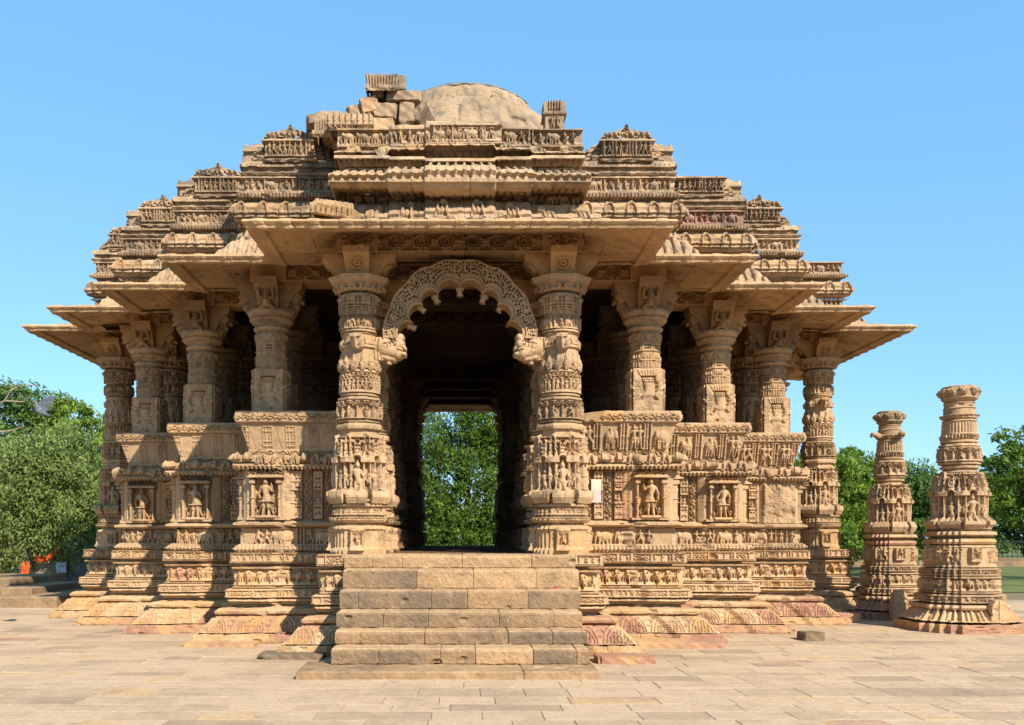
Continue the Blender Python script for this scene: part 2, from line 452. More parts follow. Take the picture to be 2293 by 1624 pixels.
def b_lattice(w=0.10, d=0.03):
    def f(c):
        c.h += d; n = max(2, round(c.W / w)); ww = c.W / n
        for k in range(n):
            cx = (k + .5) * ww
            for sg in (-1, 1):
                c.tri(cx + sg * ww * .5, c.H * .5, c.H * .95, ww * .3, d * 1.6, 'sub'); c.tri(cx + sg * ww * .5, c.H * .5, c.H * .05, ww * .3, d * 1.6, 'sub')
    return f
def b_anteg(w=0.42, d=0.05):
    def f(c):
        n = max(1, round(c.W / w)); ww = c.W / n
        c.rect(0, c.W, c.H * .30, c.H * .46, d * .45); c.rect(0, c.W, 0, c.H * .12, d * .4)
        for k in range(n): gavaksha(c, (k + .5) * ww, c.H * .02, min(ww * .55, .24), c.H * .95, d)
    return f
def b_ribs(w=0.10, d=0.03, duty=0.3):
    def f(c):
        n = max(2, round(c.W / w)); ww = c.W / n
        for k in range(n): c.cap((k + .5) * ww, 0, (k + .5) * ww, c.H, ww * duty, ww * duty, d)
        c.rect(0, c.W, 0, c.H * .12, d)
    return f
def b_slots(w=0.08, d=0.015):
    def f(c):
        n = max(2, round(c.W / w)); ww = c.W / n
        for k in range(n): c.cap((k + .3) * ww, c.H * .85, (k + .6) * ww, c.H * .15, ww * .16, ww * .13, d, mode='sub')
    return f
def b_knobs(w=0.42, d=0.05):
    def f(c):
        n = max(1, round(c.W / w)); ww = c.W / n
        for k in range(n): c.cap((k + .5) * ww, 0, (k + .5) * ww, c.H, .06, .06, d)
    return f
def b_lotus(d=0.017):
    """half medallions of scrollwork on the sloping base course"""
    def f(c):
        n = max(1, round(c.W / .5)); ww = c.W / n; c.rect(0, c.W, c.H * .78, c.H * .84, d); c.rect(0, c.W, 0, c.H * .05, d)
        for k in range(n):
            cx = (k + .5) * ww
            for r, wd in ((.42, .03), (.33, .02)): c.arc(cx, -0.02, r * ww, wd * ww * 1.3, 0, pi, d, rz=c.H * .92 * r / .42)
            for j in range(5): scroll(c, cx - .25 * ww + j * .1 * ww, cx - .16 * ww + j * .1 * ww, .02, c.H * .65, d, vertical=True)
            for j in (-1, 1): c.arc(cx + j * .5 * ww, c.H * .5, .06, .014, -3.2, 3.2, d)
    return f
def b_arcade(w=0.19, d=0.05, tall=True):
    """figures standing under little pointed arches, between colonnettes"""
    def f(c):
        n = max(2, round(c.W / w)); ww = c.W / n
        for k in range(n):
            cx = (k + .5) * ww
            pilaster(c, k * ww + .005, 0, c.H * .68, .018, d * .9)
            figure(c, cx, c.H * .03, c.H * .70, d)
            for q in (.36, .24): c.arc(cx, c.H * .66, q * ww, .05 * ww, 0, pi, d * .9, rz=c.H * .26 * q / .36)
            c.tri(cx + ww * .5, c.H, c.H * .68, ww * .22, d * .8)
            c.arc(cx + ww * .5, c.H * .85, .1 * ww, .04 * ww, -3.2, 3.2, d)
        c.rect(0, c.W, 0, .02, d); c.rect(0, c.W, c.H - .02, c.H, d * .7)
    return f
def b_net(w=0.2, d=0.05):
    """lion masks above a hanging bead net"""
    def f(c):
        n = max(4, round(c.W / w)); ww = c.W / n
        for k in range(n):
            cx = (k + .5) * ww
            face_mask(c, cx, c.H * .72, ww * .33, d); c.cap(k * ww, c.H, k * ww, c.H * .35, .014, .014, d * .8)
            for j in range(2):
                c.cap(cx + (j - .5) * ww * .5, c.H * .55, cx + (j - .5) * ww * .5, 0, .013, .013, d * .8)
        for z in (.45, .30, .15, .97): c.rect(0, c.W, c.H * z - .012, c.H * z + .012, d * .7)
    return f
def b_cornice(c):
    n = max(2, round(c.W / .075)); ww = c.W / n
    for k in range(n): c.tri((k + .5) * ww, .22, .08, ww * .5, .025)
    c.rect(0, c.W, .215, .235, .02)
    x = .05
    while x < c.W - .1:
        w = U(.16, .3)
        if U(0, 1) < .5: gavaksha(c, x + w / 2, .24, w * .8, c.H - .25, .045)
        else: c.ell(x + w / 2, c.H * .78, w * .42, .055, .05); c.arc(x + w / 2, c.H * .74, w * .25, .016, 0, pi, .065)
        x += w
def b_leaves(w=0.11, d=0.03):
    def f(c):
        n = max(4, round(c.W / w)); ww = c.W / n
        for k in range(n):
            cx = (k + .5) * ww; c.tri(cx, 0, c.H * .9, ww * .42, d)
            c.arc(cx, c.H * .2, .2 * ww, .1 * ww, -3.2, 3.2, d * 1.3)
            c.cap(k * ww, 0, k * ww, c.H * .9, ww * .08, ww * .05, d * .7)
    return f

def strip_column(c, x0, x1, z0, z1, d):
    c.rect(x0, x1, z0, z1, d); w = x1 - x0; cx = (x0 + x1) / 2; H = z1 - z0
    for a, b in ((.80, .97), (.62, .76), (.36, .58), (.20, .32)):
        if (b - a) < .18: 
            for k in (-1, 1):
                c.rect(cx + k * .2 * w - .12 * w, cx + k * .2 * w + .12 * w, z0 + (a + .02) * H, z0 + (a + .05) * H, d * .8, 'sub'); face_mask(c, cx + k * .22 * w, z0 + (a + .1) * H, .14 * w, d * 1.3)
        else:
            c.rect(x0 + .12 * w, x1 - .12 * w, z0 + a * H, z0 + b * H, d * .8, 'sub'); c.tri(cx, z0 + a * H, z0 + b * H, .3 * w, d); c.ell(cx, z0 + (a + .04) * H, .32 * w, .03 * H, d * 1.3)
        c.rect(x0 - .004, x1 + .004, z0 + b * H, z0 + (b + .018) * H, d * 1.4)
    c.arc(cx, z0 + .08 * H, .32 * w, .07 * w, 0, pi, d * 1.4); c.arc(cx, z0 + .08 * H, .16 * w, .07 * w, 0, pi, d * 1.4)

def b_wall(kind):
    def f(c):
        H = c.H; x = .16
        for k, wd in enumerate((.175, .17, .18, .17, .175)):
            if (k + kind) % 2 == (0 if kind < 4 else 1): strip_column(c, x, x + wd - .02, .02, H - .02, .045)
            else:
                if kind == 3 and k == 1: c.h[:, :] = np.maximum(c.h, 0)
                scroll(c, x + .012, x + wd - .03, .03, H - .04, .034, vertical=True)
                c.rect(x, x + .012, 0, H, .028); c.rect(x + wd - .025, x + wd - .012, 0, H, .028)
            x += wd
        n0, n1 = 1.04, 1.70; cx = (n0 + n1) / 2
        if kind == 5:                          # a panel worn down to lumps
            nz = fbm(c.nz, c.nx, 14, 4); m = np.clip((c.x - 1.02) / .05, 0, 1)[None, :]
            c.h = np.maximum(c.h, m * (.03 + .10 * np.clip(nz + .1, -.2, .5)))
            c.ell(cx, H * .55, .14, H * .4, .06); c.ell(cx, H * .85, .07, .09, .07)
            return
        c.rect(n0 - .03, n0 + .07, 0, H, .03); c.rect(n1 - .06, n1 + .04, 0, H, .03)
        for q in (n0 - .0, n1 + .0):
            for j in range(5): figure(c, q, .04 + j * .16, .15, .03)
        pilaster(c, n0 + .10, .05, H * .80, .032, .10); pilaster(c, n1 - .10, .05, H * .80, .032, .10)
        for q in (n0 + .10, n1 - .10): c.rect(q - .05, q + .05, H * .72, H * .80, .12)
        c.rect(n0 + .02, n1 - .02, H * .82, H * .86, .16); c.rect(n0 + .05, n1 - .05, H * .86, H * .89, .12)
        c.rect(n0, n1, 0, .04, .10)
        figure(c, cx, .05, H * .78, .14, 'stand', 1.15); c.cap(cx - .15, .05, cx + .15, .05, .04, .04, .13)
        for k in (-1, 1): c.cap(cx + k * .05, H * .33, cx + k * .13, H * .12, .016, .012, .11); c.cap(cx - .10, H * .36, cx + .10, H * .36, .02, .02, .15)
        scroll(c, n0 + .03, n1 - .03, H * .87, H * .99, .10)
        for k in (-1, 1): figure(c, cx + k * .16, .05, H * .22, .06)
    return f

def b_ladder(c):
    x = .12
    while x < c.W - .1:
        for k in (0, .045, .11, .155): c.cap(x + k, .03, x + k, c.H - .03, .007, .007, .014)
        for j in range(5): c.rect(x, x + .155, c.H * (.12 + .19 * j) - .005, c.H * (.12 + .19 * j) + .005, .012)
        x += .40
def b_parfig(c):
    x = .03
    while x < c.W - .12:
        for k in range(3): pilaster(c, x + k * .055, .01, c.H - .01, .02, .045 if k != 1 else .03)
        x += .17
        if U(0, 1) < .3: elephant(c, x + .13, .02, .26, c.H * .75, .05, G.choice([-1, 1])); x += .29
        else:
            for k in range(2): figure(c, x + .06 + .1 * k, .015, c.H * .92, .055)
            x += .24

# ------------------------------------------------------------------ sweeping a carved profile
RES = 0.0118
def path_pts(path, res):
    P = np.asarray(path, float); d = np.hypot(np.diff(P[:, -2]), np.diff(P[:, -1]))
    L = np.concatenate([[0], np.cumsum(d)]); n = max(2, int(math.ceil(L[-1] / res)) + 1)
    s = np.unique(np.concatenate([np.linspace(0, L[-1], n), L]))
    s = s[np.concatenate([[True], np.diff(s) > 1e-5])]
    Q = np.stack([np.interp(s, L, P[:, k]) for k in range(P.shape[1])], -1)
    o, z = Q[:, -2], Q[:, -1]
    to, tz = np.gradient(o), np.gradient(z); l = np.hypot(to, tz) + 1e-9
    return Q, s, np.stack([tz / l, -to / l], -1), L

KD = 1.5
def carve(W, s, H, nx, painter, shift=None, L=None):
    """paint the relief; shift[k] slides row k sideways so that uprights stay upright on a mitred course"""
    e = 0.0 if shift is None else float(shift.max()); n2 = nx + int(math.ceil(e / W * (nx - 1)))
    c = Canvas(W * (n2 - 1) / (nx - 1), H, n2, len(s)); c.z = np.asarray(s)
    for f in (painter if isinstance(painter, list) else [painter]):
        if isinstance(f, tuple):               # (painter, first, last): only between these corners of the profile
            f, a, b = f; a, b = L[a], L[b]; k0, k1 = np.searchsorted(c.z, [a - 1e-6, b + 1e-6])
            c2 = Canvas(c.W, b - a, c.nx, k1 - k0); c2.z = c.z[k0:k1] - a; f(c2); c.h[k0:k1] += c2.h
        else: f(c)
    h = c.h * KD
    if np.abs(h).max() > .01:
        q = 1 - 2.6 * np.abs(fbm(h.shape[0], h.shape[1], .055 / (W / (nx - 1)), 2)); k = np.clip(h / .03, .1, 1)
        h = h + k * .012 * np.clip(q - .35, -.6, .5)
    if e <= 0: return h[:, :nx]
    x = np.linspace(0, W, nx)
    return np.stack([np.interp(x + shift[k], c.x, h[k]) for k in range(len(s))])

def blockify(nx, W, tone, spread, jx=(.35, .9)):
    """random vertical joints: returns per-column tone and joint groove"""
    t = np.zeros(nx); g = np.zeros(nx); x = np.linspace(0, W, nx); a = -U(0, .4)
    while a < W:
        b = a + U(*jx); tv = np.clip(tone + G.normal(0, spread), 0, 1)
        t[(x >= a)] = tv; g += np.exp(-((x - a) / .007) ** 2) * (a > .05); a = b
    return t, g

def weather(h, res, amt, bites, W, H):
    nz, nx = h.shape
    h = h + amt * fbm(nz, nx, .10 / res, 4) * 2
    for _ in range(bites):
        cx, cz, r = U(0, nx), U(0, nz), U(.03, .10) / res
        Z, X = np.ogrid[0:nz, 0:nx]; q = np.clip(1 - ((X - cx) / r) ** 2 - ((Z - cz) / (r * U(.4, .8))) ** 2, 0, 1)
        h = h - q * U(.015, .05)
    return h

def bay_mesh(name, path, painter, mat, tone=.45, spread=.1, W=1.74, ratha=0.0, rough=.006, bites=1, zcap=None, res=RES, jx=(.35, .9)):
    """one 1.6 m face of the stepped plan: local x = o + u - W, y = -o, mitred at the outer corner (u = W)"""
    Q, s, n, L = path_pts(path, res); H = L[-1]; nx = int(W / res) + 1; u = np.linspace(0, W, nx)
    h = weather(carve(W, s, H, nx, painter, Q[:, 0] - Q[:, 0].min(), L), res, rough, bites, W, H)
    tc, g = blockify(nx, W, tone, spread, jx); h = h - .012 * g[None, :]
    edge = np.clip((W - u) / .03, 0, 1)[None, :]; h = h * edge
    ra = ratha * np.clip((u - W + .74) / .03, 0, 1)[None, :]
    o, z = Q[:, 0][:, None], Q[:, 1][:, None]
    oo = o + n[:, 0][:, None] * h + ra
    V = np.stack([o + ra + u[None, :] - W + 0 * h, -oo, z + n[:, 1][:, None] * h], -1)
    if zcap is not None: V[..., 2] = np.minimum(V[..., 2], zcap(u)[None, :])
    return mesh(name, V, gfaces(len(s), nx), mat, np.repeat(tc[None, :], len(s), 0))

def front_mesh(name, path, painter, mat, back=.5, tone=.45, spread=.1, rough=.006, bites=1, jx=(.35, .9), res=RES, wob=0.0, tread=None, proj=None):
    """a front of half width hx, pushed out by o, with both ends returned to y = back; path rows (hx, o, z)"""
    Q, s, n, L = path_pts(path, res); H = L[-1]; hm = Q[:, 0].max(); nx = max(4, int(2 * hm / res) + 1); t = np.linspace(-1, 1, nx)
    h = weather(carve(2 * hm, s, H, nx, painter, None, L), res, rough, bites, 2 * hm, H)
    tc, g = blockify(nx, 2 * hm, tone, spread, jx); h = h - .018 * g[None, :]
    if wob: h = h + wob * fbm(len(s), nx, .5 / res, 3)
    X = Q[:, 0][:, None] * t[None, :]
    if proj: h = h + sum(a * np.clip((w_ - np.abs(X)) / .03, 0, 1) for w_, a in proj)
    V = np.stack([X, -(Q[:, 1][:, None] + n[:, 0][:, None] * h), Q[:, 2][:, None] + n[:, 1][:, None] * h], -1)
    Le = V[:, :1].copy(); Le[..., 1] = back; Rr = V[:, -1:].copy(); Rr[..., 1] = back
    V = np.concatenate([Le, V, Rr], 1)
    T = np.repeat(np.concatenate([tc[:1], tc, tc[-1:]])[None, :], len(s), 0)
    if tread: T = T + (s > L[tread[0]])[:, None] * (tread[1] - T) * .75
    F = gfaces(len(s), nx + 2)
    return mesh(name, V, F, mat, T)

def shape_fn(kind, th):
    c, s = np.abs(np.cos(th)) + 1e-9, np.abs(np.sin(th)) + 1e-9
    if kind == 'c': return np.ones_like(th)
    if kind == 's': return 1 / np.maximum(c, s)
    if kind == 'o': return 1 / np.cos(((th + pi / 8) % (pi / 4)) - pi / 8)
    rects = [(1, .5), (.9, .66), (.79, .79), (.66, .9), (.5, 1)]
    return np.max([np.minimum(a / c, b / s) for a, b in rects], 0)

def lathe_mesh(name, path, shape, painter, mat, nth=160, tone=.45, spread=.08, rough=.005, bites=1, rot=0.0, res=RES, lean=0):
    Q, s, n, L = path_pts(path, res); H = L[-1]; th = np.arange(nth) / nth * 2 * pi - pi / 2 + pi   # seam at the back
    rm = Q[:, 0].max(); W = 2 * pi * rm
    h = carve(W, s, H, nth, painter, None, L); h = weather(h, W / nth, rough, bites, W, H)
    if isinstance(shape, str): S = shape_fn(shape, th)[None, :]
    else: S = shape(th, Q)
    rr = Q[:, 0][:, None] * S + n[:, 0][:, None] * h
    zz = Q[:, 1][:, None] + n[:, 1][:, None] * h
    V = np.stack([rr * np.cos(th), rr * np.sin(th), zz], -1)
    return mesh(name, V, gfaces(len(s), nth, True), mat, np.clip(tone + G.normal(0, spread), 0, 1))

def box_mesh(name, x0, x1, y0, y1, z0, z1, mat, tone=.45, bev=.0):
    v = [(x, y, z) for x in (x0, x1) for y in (y0, y1) for z in (z0, z1)]
    f = [(0, 1, 3, 2), (4, 6, 7, 5), (0, 4, 5, 1), (2, 3, 7, 6), (0, 2, 6, 4), (1, 5, 7, 3)]
    return mesh(name, v, f, mat, tone)

def rock_mesh(name, sx, sy, sz, mat, seed, tone=.4, rough=.06, n=20, painter=None):
    """a broken, squared block: a subdivided box with its edges knocked off"""
    g = np.random.default_rng(seed); mb = MB()
    ph = g.uniform(0, 6, (5, 3)); fr = g.uniform(2, 9, (5, 3)); g2 = g.normal(size=3)
    for ax in range(3):
        for sg in (-1, 1):
            a = np.linspace(-1, 1, n); A, B = np.meshgrid(a, a)
            P = np.zeros((n, n, 3)); P[..., ax] = sg; P[..., (ax + 1) % 3] = A; P[..., (ax + 2) % 3] = B
            mx = np.sort(np.abs(P), -1); e = np.clip(mx[..., 1] - .86, 0, 1) / .14
            D = np.array([sx, sy, sz]) / 2
            q = P * (D - np.minimum(.03, D * .15) * (e ** 2)[..., None])
            for k in range(5):                 # broken faces: a few oblique planes and low lumps
                q = q + (rough * .10 * np.sin(q @ fr[k] * (1.5 + k) + ph[k, 0]))[..., None] * P * min(sx, sy, sz)
            nv = g2 / np.linalg.norm(g2); cut = .42 * (np.abs(nv) * np.array([sx, sy, sz])).sum()
            over = np.clip(q @ nv - cut, 0, None); q = q - over[..., None] * nv
            q = q + .005 * np.stack([np.sin(q[..., 1] * 41 + q[..., 2] * 23), np.sin(q[..., 2] * 37 + q[..., 0] * 29), np.sin(q[..., 0] * 43 + q[..., 1] * 31)], -1)
            mb.add(q, gfaces(n, n), tone)
    return mb.build(name, mat)

def tube(mb, pts, radii, n=8, tone=.45):
    pts = [Vector(p) for p in pts]; rows = []
    for i, p in enumerate(pts):
        d = (pts[min(i + 1, len(pts) - 1)] - pts[max(i - 1, 0)]).normalized()
        a = d.orthogonal().normalized(); b = d.cross(a)
        rows.append([p + (a * cos(2 * pi * k / n) + b * sin(2 * pi * k / n)) * radii[i] for k in range(n)])
    mb.add([tuple(v) for r in rows for v in r], gfaces(len(pts), n, True), tone)
    
def inflate(name, W, H, painter, mat, res=.012, tone=.5, depth=1.0, smooth=False, off=None):
    """a body carved on both sides, closed along its outline"""
    nx, nz = int(W / res) + 1, int(H / res) + 1; c = Canvas(W, H, nx, nz); painter(c)
    h = c.h * depth; m = c.h > 1e-4
    X, Z = np.meshgrid(c.x - W / 2, c.z)
    fr = np.stack([X, -h, Z], -1).reshape(-1, 3); bk = np.stack([X, h, Z], -1).reshape(-1, 3)
    F = gfaces(nz, nx); keep = m.ravel()[F].any(1); F = F[keep]
    V = np.concatenate([fr, bk]); F2 = F[:, ::-1] + nx * nz
    FF = np.concatenate([F, F2]); used = np.unique(FF); mp = np.zeros(len(V), int); mp[used] = np.arange(len(used))
    return mesh(name, V[used], mp[FF], mat, tone, smooth)

# ------------------------------------------------------------------ ground
def ground_sheet(name, x0, x1, y0, y1, z, mat):
    me = mesh(name, [(x0, y0, z), (x1, y0, z), (x1, y1, z), (x0, y1, z)], [(0, 1, 2, 3)], mat, .4)
    return tag(link(name, me), kind='structure')
ground_sheet('ground', -900, 900, -60, 1500, -0.05, M['dirt'])

def build_paving():
    mb = MB(); y = 4.6; g = np.random.default_rng(5)
    while y < 33.5:
        dy = g.choice([.30, .38, .44, .50, .58]); x = -22 - g.uniform(0, 1); rowtone = g.uniform(-.05, .05)
        while x < 15.5:
            dx = g.choice([.5, .6, .7, .8, .95, 1.15]); z = g.uniform(-.002, .002); gp = .0028
            q = g.uniform(0, 1); tone = .50 + rowtone + g.normal(0, .05)
            if q < .12: tone = g.uniform(.26, .36)
            elif q < .145: tone = g.uniform(.74, .84)
            elif q < .34: tone = g.uniform(.56, .68)
            a, b, c, d = x + gp, x + dx - gp, y + gp, y + dy - gp; e = .004
            t = [z + g.normal(0, .001) for _ in range(4)]
            mb.add([(a, c, -.014), (b, c, -.014), (b, d, -.014), (a, d, -.014), (a, c, t[0] - e), (b, c, t[1] - e), (b, d, t[2] - e), (a, d, t[3] - e),
                    (a + e, c + e, t[0]), (b - e, c + e, t[1]), (b - e, d - e, t[2]), (a + e, d - e, t[3])],
                   [(0, 1, 5, 4), (1, 2, 6, 5), (2, 3, 7, 6), (3, 0, 4, 7), (4, 5, 9, 8), (5, 6, 10, 9), (6, 7, 11, 10), (7, 4, 8, 11), (8, 9, 10, 11)], tone)
            x += dx
        y += dy
    o = link('paving', mb.build('paving', M['paving'])); tag(o, kind='structure')
    ground_sheet('paving_bed', -22.5, 15.8, 4, 33.6, -0.008, M['dirt'])
build_paving()
gl = ground_sheet('lawn', 14.0, 120, 29.5, 160, -0.03, M['grass'])

# ------------------------------------------------------------------ the temple
YC, P = 22.4, 1.6
XS = {-1: [1.6, 3.34, 5.02, 6.60, 7.86], 1: [1.6, 3.28, 4.99, 6.64, 8.26]}
XI = [P * (1 + i) for i in range(5)]
YI = [YC - P * (5 - i) for i in range(5)] + [YC]
temple = empty('temple', (0, YC, 0))
tag(temple, 'carved sandstone pillared hall with stepped roof tiers, broad stone eaves and front stairs', 'temple')
def part(name, me=None, loc=(0, 0, 0), M2=None, parent=None, rz=0.0):
    """a part of the temple (or a sub-part); loc in world metres"""
    base = parent or temple
    px, py, pz = (0, YC, 0) if base is temple else base['wloc']
    o = empty(name) if me is None else bpy.data.objects.new(name, me)
    if me is not None: sc.collection.objects.link(o)
    o.location = (loc[0] - px, loc[1] - py, loc[2] - pz)
    if M2 is not None:
        (a, b), (c, d) = M2
        o.rotation_euler = (0, 0, math.atan2(c, a)); o.scale = (1, a * d - b * c, 1)
    elif rz: o.rotation_euler = (0, 0, rz)
    o.parent = base
    if me is None: o['wloc'] = tuple(float(v) for v in loc)
    return o

def faces():
    """every face of the stepped plan, by the corner it ends at: (index, kind, corner, matrix, side, is_front)"""
    for sy in (1, -1):
        for sx in (-1, 1):
            S = np.diag([sx, sy])
            for i in range(5):
                c = (sx * XS[sx][i], YC + sy * (YI[i] - YC))
                yield i, 'front', c, S, sx, sy == 1
                yield 4 - i, 'side', c, S @ np.array([[0, -1], [-1, 0]]), sx, sy == 1

# ---- plinth and wall courses
RA = .09
def plinth_set(v):
    b = lambda n, p, f, **k: (n, bay_mesh(n, p, f, M['plinth'], ratha=RA, **k))
    return [
        b('foot_course', [(1.03, 0), (1.04, .02), (1.04, .075), (.99, .085), (.99, .145), (.93, .155)], (b_ribs(.16, -.012, .08), 1, 4), tone=.80, spread=.12, rough=.012, bites=5),
        b('lotus_course', [(.93, .155), (.90, .19), (.76, .36), (.72, .39), (.69, .40), (.60, .41)], b_lotus(), tone=.76, spread=.14, rough=.010, bites=3),
        b('torus_moulding', [(.52, .41), (.62, .43), (.70, .47), (.71, .51), (.66, .55), (.50, .57)], b_none, tone=.74, spread=.08, rough=.014, bites=6),
        b('fringe_course', [(.42, .57), (.42, .60), (.48, .62), (.52, .69), (.54, .71), (.40, .72)], (b_fringe(.07, .02), 2, 4), tone=.55, spread=.08, bites=2),
        b('creeper_course', [(.40, .72), (.55, .73), (.56, .75), (.56, .86), (.55, .875), (.34, .885)], (b_blocks(.020), 2, 3), tone=.58, spread=.08, bites=2),
        b('elephant_frieze', [(.34, .885), (.46, .895), (.47, .92), (.40, .93), (.38, 1.21), (.47, 1.225), (.48, 1.25), (.30, 1.265)], (b_eleph(.19, .075), 3, 4), tone=.62, spread=.07, bites=2),
        b('creeper_frieze', [(.30, 1.265), (.30, 1.30), (.47, 1.315), (.51, 1.325), (.49, 1.34), (.49, 1.48), (.50, 1.495), (.1, 1.502)], (b_blocks(.022), 4, 5), tone=.55, spread=.07, bites=1)]
def wall_set(v, right):
    k = [0, 1, 2, 0, 1, 5][v]
    b = lambda n, p, f, m='wall', r=RA, **q: (n, bay_mesh(n, p, f, M[m], ratha=r, **q))
    zc = (lambda u: np.where(u < .30, 3.76 + .02 * np.sin(u * 40), np.minimum(3.76 + (u - .30) * 1.2, 9))) if v == 3 else None
    return [
        b('fringe_moulding', [(.36, 1.50), (.42, 1.52), (.46, 1.56), (.42, 1.59), (.34, 1.61)], b_fringe(.07, .02), bites=3, rough=.01),
        b('figure_frieze', [(.30, 1.61), (.30, 1.93)], b_figs(.15, .055, .35, .15), bites=1),
        b('ledge', [(.34, 1.93), (.42, 1.95), (.46, 1.975), (.46, 2.01), (.40, 2.03), (.28, 2.06)], b_none, rough=.009, bites=3),
        b('wall_panel', [(.28, 2.06), (.28, 2.94)], b_wall(k), spread=.15, tone=.5, jx=(.34, .55)),
        b('cornice', [(.27, 2.94), (.44, 2.955), (.47, 3.02), (.40, 3.03), (.40, 3.05), (.46, 3.06), (.46, 3.12), (.34, 3.18)], b_cornice, rough=.01, bites=3),
        b('scroll_course', [(.33, 3.18), (.33, 3.29)], b_scroll(.022, .3), r=0, tone=.55),
        b('parapet_panel', [(.33, 3.29), (.45, 3.73)], b_parfig if right else b_ladder, r=0, tone=.52, spread=.05, bites=0 if right else 1, rough=.004, zcap=zc),
        b('parapet_rail', [(.45, 3.73), (.505, 3.74), (.52, 3.76), (.52, 3.915), (.505, 3.935), (.05, 3.94)],
          (b_scroll(.024, None, False), 2, 3), r=0, tone=.5, zcap=zc)]
PL = [plinth_set(v) for v in range(3)]
WL = [wall_set(v, v >= 3) for v in range(6)]
for i, kind, org, S, sx, front in faces():
    if not front and i not in (1, 2, 3): continue
    pb = part('plinth_bay', loc=(*org, 0))
    for n, me in PL[(i + (sx > 0)) % 3]: part(n, me, (*org, 0), S, pb)
    if i in (1, 2, 3):
        wb = part('wall_bay', loc=(*org, 0))
        v = (i - 1) + (3 if sx > 0 else 0)
        if kind == 'side' or not front: v = (i + 1) % 3
        for n, me in WL[v]: part(n, me, (*org, 0), S, wb)
# new white stone let into the right-hand wall
wp = part('repair_stone', front_mesh('repair_stone', [(.085, .0, 2.36), (.085, .012, 2.365), (.085, .012, 2.76), (.085, 0, 2.765)],
     lambda c: (c.rect(.03, .07, .12, .128, .006, 'sub'), c.rect(.03, .07, .22, .228, .006, 'sub')), M['white_patch'], back=.1, tone=.6, bites=0),
     (2.36, YI[1] - .285 - .085, 0))
wp['label'] = 'bright white new stone let into the wall'

# ---- floor, eaves, beams, roof slab
def stepped(o):
    def quad(sx):
        q = []
        for i in range(5):
            if i: q.append((XS[sx][i - 1] + o, YI[i] - o))
            q.append((XS[sx][i] + o, YI[i] - o))
        return [(sx * x, y) for x, y in q]
    r, l = quad(1), quad(-1)
    return r + [(x, 2 * YC - y) for x, y in reversed(r)] + [(x, 2 * YC - y) for x, y in l] + list(reversed(l))
def stepped_slab(name, o, z0, z1, mat, tone):
    pts = stepped(o); n = len(pts)
    V = [(x, y - YC, z) for z in (z0, z1) for x, y in pts]
    F = [tuple(range(n - 1, -1, -1)), tuple(range(n, 2 * n))] + [(k, (k + 1) % n, n + (k + 1) % n, n + k) for k in range(n)]
    return part(name, mesh(name, V, F, mat, tone), (0, YC, 0))
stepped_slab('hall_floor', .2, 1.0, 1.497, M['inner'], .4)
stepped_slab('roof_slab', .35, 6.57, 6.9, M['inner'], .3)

EAVE = [(.15, 6.56), (1.24, 6.265), (1.25, 6.235), (1.27, 6.22), (1.46, 6.20), (1.48, 6.245), (1.50, 6.25), (1.525, 6.275), (1.505, 6.31), (1.42, 6.325), (.70, 6.52)]
def eave_painter(c):
    # slots along the lower fascia; round rolls over the lip and up the top slope
    n = int(c.W / .085)
    for k in range(n): c.cap((k + .3) * .085, 1.245, (k + .6) * .085, 1.34, .012, .010, .012, mode='sub')
    m = max(1, round(c.W / .42))
    for k in range(m): c.cap((k + .5) * c.W / m + U(-.04, .04), 1.40, (k + .5) * c.W / m, c.H, .085, .09, .009)
    for k in range(int(c.W / .9) + 1):
        x = (k + .3) * .9 + U(-.15, .15); c.rect(x, x + .018, .05, 1.12, .008, 'sub')
    z = U(.5, .65); c.rect(0, c.W, z, z + .018, .008, 'sub')
EV = [bay_mesh('eave', EAVE, eave_painter, M['eave'], tone=.45, spread=.06, rough=.004, bites=3, res=.018) for _ in range(3)]
def wide(path): return [(1.6 + o, o, z) for o, z in path]
def wide_mesh(name, path, f, mat, **k):
    me = front_mesh(name, wide(path), f, mat, **k); return me
EV0 = wide_mesh('eave', EAVE, eave_painter, M['eave'], tone=.45, spread=.06, rough=.004, bites=8, res=.018, back=-.15)

def beam_painter(c):
    for k in range(max(1, round(c.W / .8))):
        w = c.W / max(1, round(c.W / .8)); x = k * w
        for q in (-1, 1):
            for r in (.05, .09, .13): c.arc(x + w * (.5 + .24 * q), c.H - .16, r, .014, -3.2, 3.2, .035)
            for j in range(9):
                a = j * .7; c.cap(x + w * (.5 + .24 * q) + .15 * cos(a), c.H - .16 + .09 * sin(a), x + w * (.5 + .24 * q) + .20 * cos(a + .5), c.H - .16 + .12 * sin(a + .5), .02, .012, .035)
        face_mask(c, x + w * .5, c.H - .15, .07, .04); face_mask(c, x, c.H - .15, .05, .035)
    c.rect(0, c.W, c.H - .03, c.H, .03); c.rect(0, c.W, c.H - .31, c.H - .285, .03)
BM = [front_mesh('beam', [(.8, -.2, 6.22), (.8, .2, 6.22), (.8, .2, 6.24), (.8, .2, 6.555)], beam_painter, M['beam'], back=.2, tone=.3, spread=.06) for _ in range(2)]
BM0 = front_mesh('beam', [(1.6, -.2, 6.22), (1.6, .2, 6.22), (1.6, .2, 6.24), (1.6, .2, 6.555)], beam_painter, M['beam'], back=.2, tone=.3, spread=.06, bites=2)
